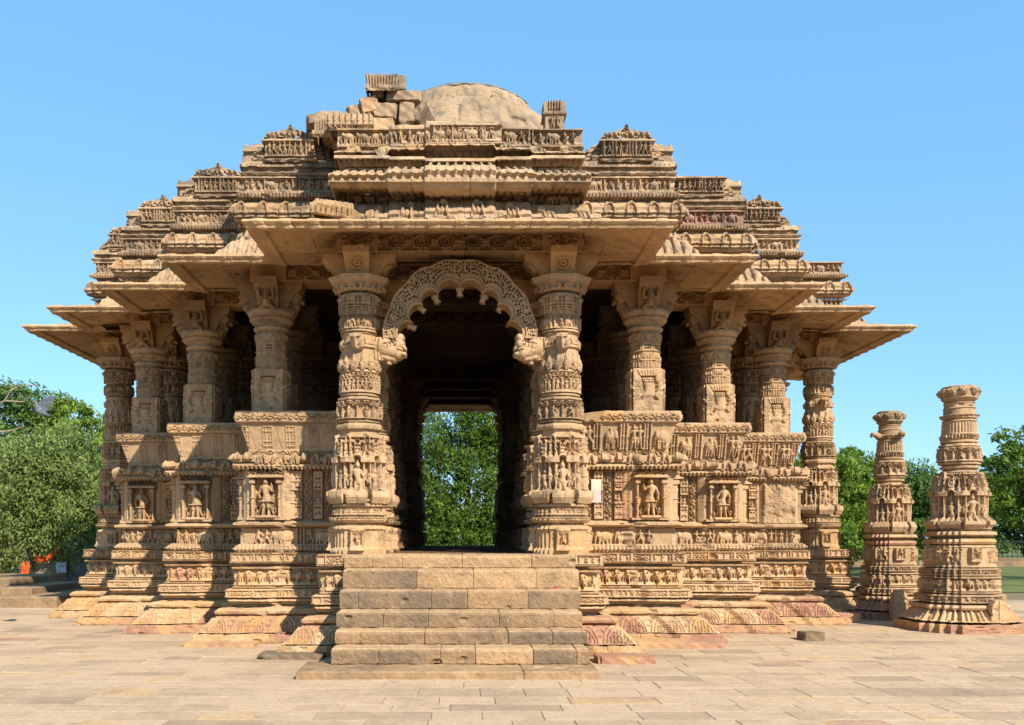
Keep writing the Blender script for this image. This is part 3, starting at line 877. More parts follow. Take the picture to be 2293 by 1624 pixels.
for i, kind, org, S, sx, front in faces():
    org3 = (*org, 0)
    if i > 0:
        part('eave', EV[i % 3], org3, S)
        d = S @ np.array([-.8, 0]); part('beam', BM[i % 2], (org[0] + d[0], org[1] + d[1], 0), S)
    elif front:
        if kind == 'front' and sx == 1:
            part('eave', EV0, (0, org[1], 0), S); part('beam', BM0, (0, org[1], 0), S)
            part('eave', EV0, (0, 2 * YC - org[1], 0), np.diag([1, -1])); part('beam', BM0, (0, 2 * YC - org[1], 0), np.diag([1, -1]))
        if kind == 'side':
            part('eave', EV0, (org[0], YC, 0), S); part('beam', BM0, (org[0], YC, 0), S)
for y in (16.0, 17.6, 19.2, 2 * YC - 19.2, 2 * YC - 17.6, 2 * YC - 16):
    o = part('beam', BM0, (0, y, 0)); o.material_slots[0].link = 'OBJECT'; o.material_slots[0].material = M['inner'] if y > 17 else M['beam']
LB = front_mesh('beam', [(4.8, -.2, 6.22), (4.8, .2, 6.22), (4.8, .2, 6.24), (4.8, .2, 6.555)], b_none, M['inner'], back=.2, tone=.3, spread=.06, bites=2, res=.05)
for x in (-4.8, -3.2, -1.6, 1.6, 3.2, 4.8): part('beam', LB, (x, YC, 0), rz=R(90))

# ---- roof tiers
def roof_set(v):
    b = lambda n, p, f, **q: (n, bay_mesh(n, p, f, M['roof'], **q))
    t = U(-.04, .04)
    return [
        b('rib_tier', [(.78, 6.46), (.72, 6.60), (.46, 6.90)], b_ribs(.16, .04), tone=.50 + t, bites=6, rough=.02),
        b('lattice_tier', [(.40, 6.90), (.47, 6.92), (.46, 6.96), (.39, 6.97), (.39, 7.14), (.48, 7.15)], b_lattice(.1, .03), tone=.48 + t, bites=3, rough=.012),
        b('fringe_tier', [(.42, 7.15), (.42, 7.18), (.52, 7.19), (.55, 7.30), (.58, 7.31)], (b_fringe(.08, .035), 2, 4), tone=.58 + t, spread=.13, bites=3, rough=.012),
        b('arched_tier', [(.58, 7.31), (.60, 7.34), (.52, 7.40), (.44, 7.53)], b_anteg(.40, .06), tone=.58 + t, spread=.13, bites=3, rough=.014),
        b('neck_tier', [(.36, 7.54), (.36, 7.60), (.48, 7.63), (.50, 7.67), (.42, 7.70)], b_ribs(.06, .012), tone=.36 + t, bites=3, rough=.012),
        b('figure_frieze', [(.36, 7.70), (.45, 7.705), (.45, 7.73), (.38, 7.735), (.38, 7.955), (.45, 7.96), (.44, 7.985), (.28, 7.99)], (b_figs(.14, .05, .45, .15), 3, 4), tone=(.95 if v == 4 else .42) + t, spread=.08, bites=2, rough=.010),
        b('torus_tier', [(.34, 7.99), (.44, 8.01), (.47, 8.045), (.42, 8.08), (.32, 8.09)], b_none, tone=.36 + t, bites=5, rough=.016),
        b('crown_fringe', [(.30, 8.09), (.40, 8.10), (.42, 8.20), (.45, 8.21), (.43, 8.25), (.2, 8.275), (-.4, 8.285)], (b_fringe(.08, .035), 1, 3), tone=.34 + t, bites=5, rough=.014)]
RF = [roof_set(v) for v in range(5)]
def spire_shape(th, Q):
    return shape_fn('r', th)[None, :] * np.ones((len(Q), 1))
def spire(v, top=9.10):
    g = np.random.default_rng(v + 40); path = []; z, r = 8.22, .82
    n = 8; prof = [(0, 1), (.25, .96), (.45, .86), (.62, .70), (.78, .50), (.9, .30), (1, .12)]
    for k in range(n):
        r2 = .86 * np.interp((k + .5) / n, [q[0] for q in prof], [q[1] for q in prof]) + g.uniform(-.02, .02); dz = (top - 8.22) / n
        path += [(r2 + .02, z), (r2 + .05, z + dz * .35), (r2 + .02, z + dz * .5), (r2 - .03, z + dz * .95)]; z += dz
    path += [(.06, z), (.0, z + .03)]
    me = lathe_mesh('roof_spire', path, spire_shape, b_none, M['roof'], nth=120, tone=.38, rough=.035, bites=26, res=.018)
    return me
SP = [spire(v, t) for v, t in enumerate((8.98, 8.93, 8.90, 8.86))]
GB = []
for v in range(4):
    gpaint = (b_figs(.12, .055, .5, 0), 2, 3)
    pnl = front_mesh('gable_panel', [(.46, 0.38, 8.260), (.47, 0.46, 8.290), (.42, 0.44, 8.310), (.42, 0.44, 8.570), (.48, 0.50, 8.580), (.47, 0.48, 8.620), (.4, 0.24, 8.630)], gpaint, M['roof'], back=.6, tone=.40, bites=3, rough=.01)
    gab = front_mesh('gable_top', [(.44, 0.44, 8.620), (.44, 0.42, 8.680), (.34, 0.40, 8.690), (.30, 0.38, 8.750), (.20, 0.36, 8.760), (.15, 0.34, 8.830), (.07, 0.32, 8.850), (.03, 0.29, 8.910)],
        lambda c: ([gavaksha(c, c.W / 2 + q, .0, .3, .17, .05) for q in (-.28, .0, .28)], gavaksha(c, c.W / 2, .17, .24, .15, .06)), M['roof'], back=.5, tone=.45, bites=3, rough=.012)
    GB.append((pnl, gab))
PUT_SPIRE = {}
for i, kind, org, S, sx, front in faces():
    if not front or i == 0 or (kind == 'side' and i == 4): continue
    v = (i + (2 if sx > 0 else 0)) % 4
    if kind == 'front' and sx > 0 and i == 2: v = 4
    broken = (sx > 0 and kind == 'front' and i == 4) or (sx > 0 and kind == 'side' and i == 1)
    rb = part('roof_bay', loc=(*org, 0))
    for n, me in RF[v]:
        if broken and n in ('torus_tier', 'crown_fringe'): continue
        part(n, me, (*org, 0), S, rb)
    if kind == 'front' and not (sx > 0 and i == 4):
        q = S @ np.array([-.42, .40]); part('roof_spire', SP[i % 4], (org[0] + q[0], org[1] + q[1], 0), None, rb)
    if not broken:
        q = S @ np.array([-.40, 0]); p_, g_ = GB[v % 4]
        part('gable_panel', p_, (org[0] + q[0], org[1] + q[1], 0), S, rb)
        if not (sx > 0 and i == 2 and kind == 'front'): part('gable_top', g_, (org[0] + q[0], org[1] + q[1], 0), S, rb)

fb = part('front_roof', loc=(0, YI[0], 0))
def fr(n, p, f, **q):
    part(n, front_mesh(n, p, f, M['roof'], back=1.3, wob=.012, proj=[(.55, .06), (1.1, .05)], **q), (0, YI[0], 0), None, fb)
fr('antefix_tier', [(2.2, .80, 6.44), (2.15, .66, 6.64), (2.0, .58, 6.70), (1.98, .46, 6.90)], b_anteg(.52, .06), tone=.55, bites=12, rough=.02)
fr('lower_frieze', [(1.92, .30, 6.90), (1.92, .36, 6.91), (1.92, .36, 6.93), (1.92, .28, 6.935), (1.92, .28, 7.13)], (b_figs(.16, .06, .2, .6), 3, 4), tone=.52, bites=12, rough=.012)
fr('cyma_eave', [(1.84, .26, 7.13), (1.86, .40, 7.10), (1.88, .62, 7.05), (1.92, .86, 7.01), (1.95, .93, 7.03), (1.96, .95, 7.06), (1.96, .95, 7.12), (1.95, .86, 7.19), (1.9, .62, 7.30)],
   [(b_slots(.11, .02), 1, 3), (b_ribs(.13, .02, .22), 5, 6), (b_ribs(.13, .04, .22), 6, 8)], tone=.6, bites=10, rough=.016)
fr('lattice_tier', [(1.82, .42, 7.28), (1.86, .54, 7.30), (1.85, .52, 7.34), (1.78, .38, 7.345), (1.78, .38, 7.48)], (b_lattice(.1, .03), 3, 4), tone=.55, bites=6, rough=.012)
fr('fringe_tier', [(1.78, .34, 7.49), (1.86, .46, 7.50), (1.92, .55, 7.60), (1.93, .57, 7.62)], (b_fringe(.085, .04), 1, 3), tone=.70, spread=.08, bites=8, rough=.012)
fr('arched_tier', [(1.93, .57, 7.62), (1.92, .55, 7.64), (1.86, .46, 7.68), (1.80, .34, 7.76)], b_anteg(.46, .065), tone=.72, spread=.08, bites=6, rough=.012)
fr('frieze_bed', [(1.78, .30, 7.73), (1.86, .36, 7.76), (1.92, .44, 7.80)], b_slots(.12, .015), tone=.4, bites=3, rough=.01)
def top_fig(c): b_figs(.15, .065, .2, .4)(c)
fr('figure_frieze', [(1.90, .40, 7.80), (1.90, .45, 7.805), (1.90, .45, 7.825), (1.90, .38, 7.83), (1.90, .38, 8.06), (1.90, .45, 8.065), (1.90, .44, 8.085), (1.9, -.9, 8.095)], (top_fig, 3, 4), tone=.45, spread=.28, bites=6, rough=.010, jx=(.7, 1.3))
part('frieze_block', front_mesh('frieze_block', [(.55, .0, 7.79), (.56, .06, 7.80), (.55, .06, 7.825), (.54, .0, 7.83), (.54, .0, 8.07), (.55, .06, 8.08), (.55, .05, 8.11), (.5, -.3, 8.12)], (b_figs(.13, .055, .3, .1), 3, 4), M['roof'], back=.4, tone=.4, bites=3), (.10, YI[0] - .52, 0), None, fb)

# ---- dome
def dome_paint(c):
    for k, zz in enumerate((.9, 1.7, 2.5, 3.2, 3.9, 4.4, 4.9)):
        c.rect(0, c.W, zz - .012, zz + .012, .02, 'sub')
        x = U(0, .5)
        while x < c.W:
            c.rect(x - .01, x + .01, zz, zz + .62, .018, 'sub'); x += U(.6, 1.6)
    for _ in range(14): c.rect(*(lambda a, b: (a, a + U(.3, .9), b, b + U(.15, .4)))(U(0, c.W), U(3.5, 5.6)), U(.03, .07))
part('dome', lathe_mesh('dome', [(4.6, 6.85), (3.9, 8.0), (3.3, 9.2), (2.7, 10.4), (2.3, 11.1), (2.12, 11.45), (2.06, 11.52), (1.86, 11.56), (1.74, 11.70), (1.69, 11.86), (1.58, 12.02), (1.42, 12.11), (1.12, 12.20), (.7, 12.29), (.3, 12.33), (0, 12.33)],
     'c', dome_paint, M['dome'], nth=260, tone=.5, rough=.012, bites=14, res=.03), (.14, YC - .4, 0))
def cap_shape(th, Q):
    low = np.clip((12.16 - Q[:, 1]) / .2, 0, 1)[:, None]; wav = .5 + .5 * np.sin(th * 7 + np.sin(th * 17) * 1.2)[None, :]
    return 1 - .05 * low * (low > wav * .9)
part('dome_cap', lathe_mesh('dome_cap', [(1.64, 11.96), (1.61, 12.02), (1.44, 12.135), (1.13, 12.23), (.72, 12.32), (.3, 12.365), (0, 12.37)], cap_shape, b_none, M['cement'], nth=200, tone=.3, rough=.02, bites=6, res=.03), (.14, YC - .4, 0))
# ---- ruined masonry above the front roof
def ruin(name, px0, px1, py0, py1, d, depth, seed, tilt=0, tone=.42, rough=.06, me=None, roll=0):
    """a block whose front face spans these spots of the photograph at distance d"""
    k = d / 2020; x0, x1 = (px0 - 1030) * k, (px1 - 1030) * k; z0, z1 = EYE + (1205 - py1) * k, EYE + (1205 - py0) * k
    m = rock_mesh(name, x1 - x0, depth, z1 - z0, M['roof'], seed, tone, rough)
    o = part(name, m, ((x0 + x1) / 2, d + depth / 2, (z0 + z1) / 2)); o.rotation_euler = (0, R(roll), R(tilt)); return o
ruin('ruined_block', 824, 900, 172, 199, 15.0, .9, 1, 8, .3, .05)
ruin('ruined_block', 882, 904, 166, 200, 15.05, .8, 2, 5, .5)
ruin('ruined_block', 836, 862, 196, 216, 15.0, .7, 3, -4, .6)
ruin('ruined_slab', 870, 950, 201, 224, 14.9, 1.1, 4, -6, .5, .05, roll=3)
ruin('ruined_block', 800, 842, 214, 250, 14.9, .9, 5, 6, .9, roll=-16)
ruin('ruined_block', 766, 812, 232, 262, 14.95, .9, 6, 12, .4, roll=-14)
ruin('ruined_block', 838, 892, 228, 262, 14.9, .8, 7, -5, .45, roll=6)
ruin('ruined_block', 888, 922, 226, 272, 14.85, .8, 8, 6, .5)
ruin('ruined_block', 898, 918, 268, 292, 14.9, .6, 9, 0, .4)
ruin('ruined_slab', 924, 964, 216, 262, 14.9, 1.3, 10, -12, .42, .05, roll=24)
ruin('ruined_block', 926, 940, 258, 292, 15.1, .8, 11, 0, .4)
ruin('ruined_block', 782, 815, 250, 290, 15.0, .9, 12, 5, .5)
ruin('ruined_block', 806, 880, 262, 294, 14.75, .6, 13, 4, .72, .13)
ruin('ruined_block', 820, 900, 214, 292, 15.6, 1.6, 14, 0, .42, .05)
ruin('ruined_block', 766, 830, 250, 296, 15.5, 1.6, 15, 0, .42, .05)
ruin('ruined_slab', 672, 762, 254, 276, 15.3, 1.3, 16, 10, .36, .05, roll=-4)
ruin('ruined_block', 700, 765, 248, 262, 15.6, 1.0, 17, 0, .45)
ruin('ruined_block', 716, 762, 280, 308, 15.3, 1.2, 18, 4, .42)
ruin('ruined_block', 742, 768, 302, 324, 15.1, 1.0, 19, 0, .42)
ruin('ruined_block', 700, 745, 276, 320, 16.0, 1.0, 20, 0, .42)
def place_front(name, me, px, py, d):
    k = d / 2020; return part(name, me, ((px - 1030) * k, d, EYE + (1205 - py) * k))
place_front('fringe_block', front_mesh('fringe_block', [(.32, .0, 0), (.34, .03, .05), (.38, .06, .07), (.38, .06, .2), (.36, .02, .24), (.3, -.2, .25)], b_fringe(.09, .035), M['roof'], back=.5, tone=.5), 783, 292, 14.5)
place_front('ribbed_block', front_mesh('ribbed_block', [(.26, .0, 0), (.28, .05, .05), (.24, .02, .07), (.24, .02, .26), (.2, -.2, .27)], b_ribs(.05, .02), M['roof'], back=.5, tone=.45), 736, 306, 14.9)
place_front('ribbed_block', front_mesh('ribbed_block', [(.25, .0, 0), (.27, .03, .04), (.25, .0, .06), (.27, .0, .24), (.2, -.2, .25)], b_ribs(.05, .025), M['roof'], back=.6, tone=.2), 855, 202, 14.85)
cst = place_front('carved_stub', front_mesh('carved_stub', [(.20, .0, 0), (.19, .03, .03), (.15, .0, .05), (.15, .0, .26), (.19, .03, .28), (.19, .04, .31), (.17, .01, .33), (.18, .01, .48), (.1, -.2, .5)],
     lambda c: (figure(c, c.W / 2 - .06, .07, .22, .04), figure(c, c.W / 2 + .06, .07, .22, .04), [c.cap(c.W / 2 + q, .42, c.W / 2 + q, .55, .015, .015, .025) for q in (-.1, -.05, 0, .05, .1)], None)[3],
     M['roof'], back=.35, tone=.4, bites=1), 1242, 296, 14.35)
fallen = place_front('fallen_cornice', front_mesh('fallen_cornice', [(.32, .0, 0), (.34, .05, .02), (.34, .06, .16), (.30, .0, .19), (.26, -.2, .2)], b_fringe(.085, .035), M['roof'], back=.45, tone=.72, bites=3), 740, 486, 13.45)
fallen.rotation_euler = (R(4), R(13), R(-14))

# ---- stairs
st = part('staircase', loc=(0, 12, 0))
zs = [.10, .313, .50, .727, 1.0, 1.288, 1.492]; yf = [11.75 + .40 * k for k in range(6)]
slab = front_mesh('landing_slab', [(1.88, 0, -.02), (1.88, .005, .085), (1.87, -.02, .10), (1.86, -.9, .10)], b_none, M['step'], back=.9, tone=.38, spread=.08, rough=.012, bites=8, jx=(.7, 1.6), res=.02)
part('landing_slab', slab, (-.15, 11.15, 0), None, st)
def tooled(c):
    for _ in range(int(c.W * 160)):
        x, z = U(0, c.W), U(.02, min(c.H, .27)); c.cap(x, z, x + .02, z - .03, .006, .004, .0022, mode='sub')
for k in range(6):
    hw = 1.675 + .017 * k
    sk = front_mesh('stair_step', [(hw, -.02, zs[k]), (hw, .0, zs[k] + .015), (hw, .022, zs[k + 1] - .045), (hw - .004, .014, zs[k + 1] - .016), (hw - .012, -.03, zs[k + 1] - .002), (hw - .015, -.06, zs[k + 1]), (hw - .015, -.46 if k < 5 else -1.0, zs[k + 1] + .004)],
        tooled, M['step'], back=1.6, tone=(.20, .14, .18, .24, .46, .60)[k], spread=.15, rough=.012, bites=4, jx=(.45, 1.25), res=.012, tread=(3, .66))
    part('stair_step', sk, ((0, .01, -.01, .0, .015, 0)[k], yf[k], 0), None, st)

# ---- pillars
def four(f):
    def g(c):
        for k in range(4): f(c, c.W * (k * .25), c.W / 4)
        f(c, c.W, c.W / 4)
    return g
def ped_paint(c, cx, w):
    c.rect(cx - .11, cx + .11, .06, .44, .03); c.ell(cx, .40, .12, .07, .05)
    figure(c, cx, .13, .22, .075); pilaster(c, cx - .08, .12, .36, .018, .06); pilaster(c, cx + .08, .12, .36, .018, .06); c.rect(cx - .1, cx + .1, .06, .11, .05)
def big_niche(c):
    n = 8; ww = c.W / n
    for k in range(n + 1):
        cx = k * ww; big = k % 2 == 0
        pilaster(c, cx - ww * .33, .06, .66, .022, .07); pilaster(c, cx + ww * .33, .06, .66, .022, .07)
        figure(c, cx, .07, .62 if big else .52, .10 if big else .07, 'stand', 1.15)
        if not big: figure(c, cx, .55, .18, .06)
        for q in (-.42, .42): figure(c, cx + q * ww, .05, .2, .06); figure(c, cx + q * ww, .30, .2, .06)
        c.rect(cx - ww * .42, cx + ww * .42, .03, .07, .08)
        for q in (-.33, .33): c.rect(cx + q * ww - .06, cx + q * ww + .06, .66, .74, .09); c.tri(cx + q * ww, .74, .92, .06, .07)
        c.arc(cx, .70, .075, .022, 0, pi, .09); c.tri(cx, .78, 1.05, .09, .07)
        for j in range(3): c.arc(cx, .86 + .06 * j, .04, .012, -3.2, 3.2, .08)
        for q in (-.5, -.25, .25): gavaksha(c, cx + q * ww, .80 + .10 * (q == -.5), .13, .24, .07)
        c.rect(cx - ww * .5, cx + ww * .5, 1.05, 1.085, .05)
def cap_paint(c):
    b_fringe(.10, .03)(c)
def leaf_drum(c):
    h0 = c.H; n = 14; ww = c.W / n
    for k in range(n):
        cx = (k + .5) * ww; c.tri(cx, .04, .30, ww * .42, .03); c.arc(cx, .10, .25 * ww, .09 * ww, -3.2, 3.2, .035)
    c.rect(0, c.W, .36, .40, .025)
    for k in range(12): c.rect(k * c.W / 12, k * c.W / 12 + .05, .42, .55, .015)
LTOR = []
for v in range(2):
    q = lambda n, p, s, f, **k: (n, lathe_mesh(n, [(a * (1 if n in ('capital', 'niche_shaft') else .92), b) for a, b in p], s, f, M['pillar'], **k))
    LTOR.append([
        q('pedestal', [(.47, 1.49), (.475, 1.57), (.44, 1.59), (.43, 1.61), (.43, 1.85), (.44, 1.87), (.47, 1.89), (.46, 1.935), (.38, 1.955)], 'r', four(ped_paint), tone=.66, nth=256, rough=.008, bites=4),
        q('base_moulding', [(.38, 1.955), (.38, 1.98), (.46, 2.0), (.49, 2.03), (.485, 2.07), (.40, 2.085), (.40, 2.11), (.435, 2.12), (.435, 2.20), (.38, 2.21), (.38, 2.23), (.45, 2.245), (.45, 2.275), (.39, 2.29), (.39, 2.31), (.43, 2.325), (.42, 2.35), (.36, 2.37)], 'r',
          [(b_fringe(.06, .012), 3, 4), (b_blocks(.014), 7, 8)], tone=.56, nth=256, rough=.008, bites=5),
        q('niche_shaft', [(.37, 2.37), (.40, 2.39), (.40, 2.42), (.30, 2.43), (.30, 3.08), (.30, 3.2), (.29, 3.36), (.29, 3.45), (.345, 3.46), (.355, 3.50), (.345, 3.54), (.30, 3.555)], 'o', big_niche, tone=.52, nth=208, bites=2),
        q('figure_drum', [(.31, 3.555), (.355, 3.57), (.36, 3.60), (.325, 3.61), (.325, 3.91), (.36, 3.925), (.355, 3.955), (.29, 3.975)], 'o', (b_arcade(.25, .045), 3, 4), tone=.50, nth=176),
        q('arcade_drum', [(.285, 3.975), (.335, 3.99), (.335, 4.02), (.30, 4.03), (.30, 4.345), (.335, 4.36), (.33, 4.39), (.28, 4.41)], 'c', (b_arcade(.135, .036), 3, 4), tone=.52, nth=160),
        q('leaf_drum', [(.28, 4.41), (.325, 4.425), (.325, 4.50), (.305, 4.78), (.335, 4.80), (.335, 4.83), (.30, 4.845), (.305, 4.95), (.33, 4.96), (.28, 4.98)], 'c', leaf_drum, tone=.50, nth=160),
        q('frieze_drum', [(.28, 4.98), (.335, 4.995), (.335, 5.02), (.30, 5.03), (.30, 5.23), (.33, 5.245), (.285, 5.26)], 'c', (b_figs(.13, .04, .3, .25), 3, 4), tone=.48, nth=160),
        q('bead_net_drum', [(.285, 5.26), (.30, 5.30), (.31, 5.57), (.335, 5.59), (.28, 5.62)], 'c', (b_net(.24, .042), 1, 2), tone=.40, nth=176),
        q('capital', [(.29, 5.62), (.35, 5.63), (.36, 5.655), (.32, 5.66), (.34, 5.72), (.39, 5.75), (.44, 5.77), (.45, 5.80), (.45, 5.845), (.34, 5.86), (.2, 5.86)], 'o', [(lambda c: [c.rect(c.W * (k + .5) / 24 - .022, c.W * (k + .5) / 24 + .022, .0, c.H, .05) for k in range(24) if k % 3 != 1], 3, 5), (b_fringe(.07, .012), 7, 8)], tone=.36, nth=176)])
def arm_scroll(c):
    c.arc(c.W / 2, c.H * .25, .10, .02, -3.2, 3.2, .03); c.arc(c.W / 2, c.H * .25, .05, .02, -3.2, 3.2, .03)
    for k in range(5): c.rect(c.W * (.1 + .18 * k), c.W * (.2 + .18 * k), c.H * .78, c.H * .92, .02)
    scroll(c, .02, c.W - .02, c.H * .5, c.H * .72, .02)
def arm_dwarf(c):
    cx = c.W / 2; z0 = .03
    c.ell(cx, z0 + .16, .075, .11, .11); c.ell(cx, z0 + .31, .062, .065, .12)
    for k in (-1, 1):
        c.cap(cx + k * .05, z0 + .10, cx + k * .12, z0 + .05, .045, .035, .09); c.cap(cx + k * .12, z0 + .05, cx + k * .10, z0, .035, .03, .07)
        c.cap(cx + k * .06, z0 + .24, cx + k * .135, z0 + .24, .032, .028, .08); c.cap(cx + k * .135, z0 + .24, cx + k * .13, z0 + .38, .028, .034, .07)
        c.ell(cx + k * .022, z0 + .33, .012, .012, .13)
    b = .46
    for k in range(7): c.tri(c.W * (k + .5) / 7, c.H - .03, c.H - .12, c.W / 15, .02)
ARM_S = front_mesh('bracket', [(0.168, .26, 5.85), (0.180, .32, 5.87), (0.186, .38, 5.97), (0.192, .44, 6.06), (0.198, .55, 6.12), (0.204, .58, 6.14), (0.204, .58, 6.21), (0.198, .58, 6.235), (0.192, .1, 6.236)], arm_scroll, M['beam'], back=0, tone=.38)
ARM_D = front_mesh('bracket', [(0.168, .24, 5.74), (0.180, .30, 5.76), (0.186, .36, 5.90), (0.192, .44, 6.02), (0.198, .52, 6.08), (0.204, .56, 6.10), (0.204, .57, 6.19), (0.198, .58, 6.235), (0.192, .1, 6.236)], arm_dwarf, M['beam'], back=0, tone=.40, bites=0)
ABA = [lathe_mesh('abacus', [(.28, 6.215), (.31, 6.23), (.315, 6.25), (.31, 6.27), (.31, 6.56)], 's', f, M['beam'], nth=128, tone=t, rough=.004) for f, t in ((lambda c: [scroll(c, c.W * k / 4 - c.W * .11, c.W * k / 4 + c.W * .11, .12, .30, .03) for k in range(5)], .32), (b_none, .42))]
def dw_oct(c):
    n = 8; ww = c.W / n
    for k in range(n + 1):
        cx = k * ww
        c.rect(cx - ww * .46, cx + ww * .46, .02, .64, .008)
        for q in range(-2, 3): c.cap(cx + q * ww * .03, .52, cx + q * ww * .15, .62, ww * .05, ww * .09, .03)
        for a in (.36, .41):
            for q in (-.22, .0, .22): c.rect(cx + q * ww - .014, cx + q * ww + .014, a, a + .022, .022, 'sub')
        for q in (-.25, 0, .25): c.tri(cx + q * ww, .20, .30, ww * .12, .022)
        for q in (-.25, 0, .25): c.cap(cx + q * ww, .05, cx + q * ww, .14, .016, .012, .02)
    for z in (.16, .32, .47): c.rect(0, c.W, z - .008, z + .008, .02)
DWF = []
for v in range(2):
    q = lambda n, p, s, f, **k: (n, lathe_mesh(n, [(a * (1 if n == 'capital' else .92), b) for a, b in p], s, f, M['pillar'], **k))
    DWF.append([
        q('vase_block', [(.275, 3.92), (.275, 4.70), (.26, 4.715), (.2, 4.72)], 's', four(lambda c, cx, w: vase(c, cx, .02, w * .92, .76, .035)), tone=.56, nth=192, rough=.005, bites=2 + 4 * v),
        q('octagon_shaft', [(.262, 4.70), (.262, 5.36), (.25, 5.38)], 'o', dw_oct, tone=.42, nth=176, bites=2 * v),
        q('capital', [(.25, 5.37), (.30, 5.395), (.315, 5.43), (.30, 5.45), (.27, 5.46), (.28, 5.50), (.35, 5.56), (.385, 5.58), (.375, 5.60), (.35, 5.61), (.395, 5.645), (.415, 5.69), (.40, 5.735), (.30, 5.745), (.2, 5.75)], 'c', (b_ribs(.045, .010), 5, 6), tone=.42, nth=160)])
LOW = lathe_mesh('lower_shaft', [(.30, 1.49), (.30, 1.9), (.275, 1.95), (.275, 3.93)], 's', b_none, M['pillar'], nth=32, tone=.4, res=.1)

def stub_body(c):
    c.rect(.03, .29, .20, .25, .10); c.cap(.16, .19, .20, .10, .09, .06, .13); c.cap(.20, .10, .24, .06, .05, .04, .10); c.tri(.10, .2, .05, .07, .07)
STUB = inflate('figure_bracket', .34, .27, stub_body, M['pillar'], tone=.55, depth=.85)

def pillar(x, y, kind, v, low=False, plain=False, mir=1, stub=False, shade_painted=False):
    pr = part('pillar', loc=(x, y, 0)); D = np.diag([mir, 1])
    for n, me in (LTOR[v] if kind == 'torana' else DWF[v]): part(n, me, (x, y, 0), D, pr)
    if low: part('lower_shaft', LOW, (x, y, 0), None, pr)
    for k in range(4):
        part('bracket', ARM_S if kind == 'torana' else ARM_D, (x, y, 0), None, pr, rz=k * pi / 2)
    part('abacus', ABA[1 if plain else 0], (x, y, 0), None, pr)
    if stub: part('figure_bracket', STUB, (x, y - .36, 4.66), None, pr, rz=R(78))
    if shade_painted:  # inner pillars take the stone with the hall's shade painted in
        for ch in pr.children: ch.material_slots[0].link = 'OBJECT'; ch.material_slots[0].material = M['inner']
    return pr
for sy in (1, -1):
    for sx in (-1, 1):
        py = lambda Y: YC + sy * (Y - YC)
        X = XS[sx]
        for i in range(5):
            pillar(sx * X[i], py(YI[i]), 'torana' if i in (0, 4) else 'dwarf', (i + (sx > 0)) % 2, plain=(i == 1), mir=sx, stub=(sy == 1 and (i == 0 or (i == 4 and sx > 0))))
        for i in range(1, 5):
            pillar(sx * X[i - 1], py(YI[i]), 'torana' if i in (1, 4) else 'dwarf', (i + (sx < 0)) % 2, low=i in (2, 3), mir=-sx, shade_painted=i in (2, 3))
        for (x, y) in ((1.6, 17.6), (1.6, 19.2), (3.3, 20.8), (4.9, 20.8)):
            pillar(sx * x, py(y), 'torana', 0, mir=sx, shade_painted=True)

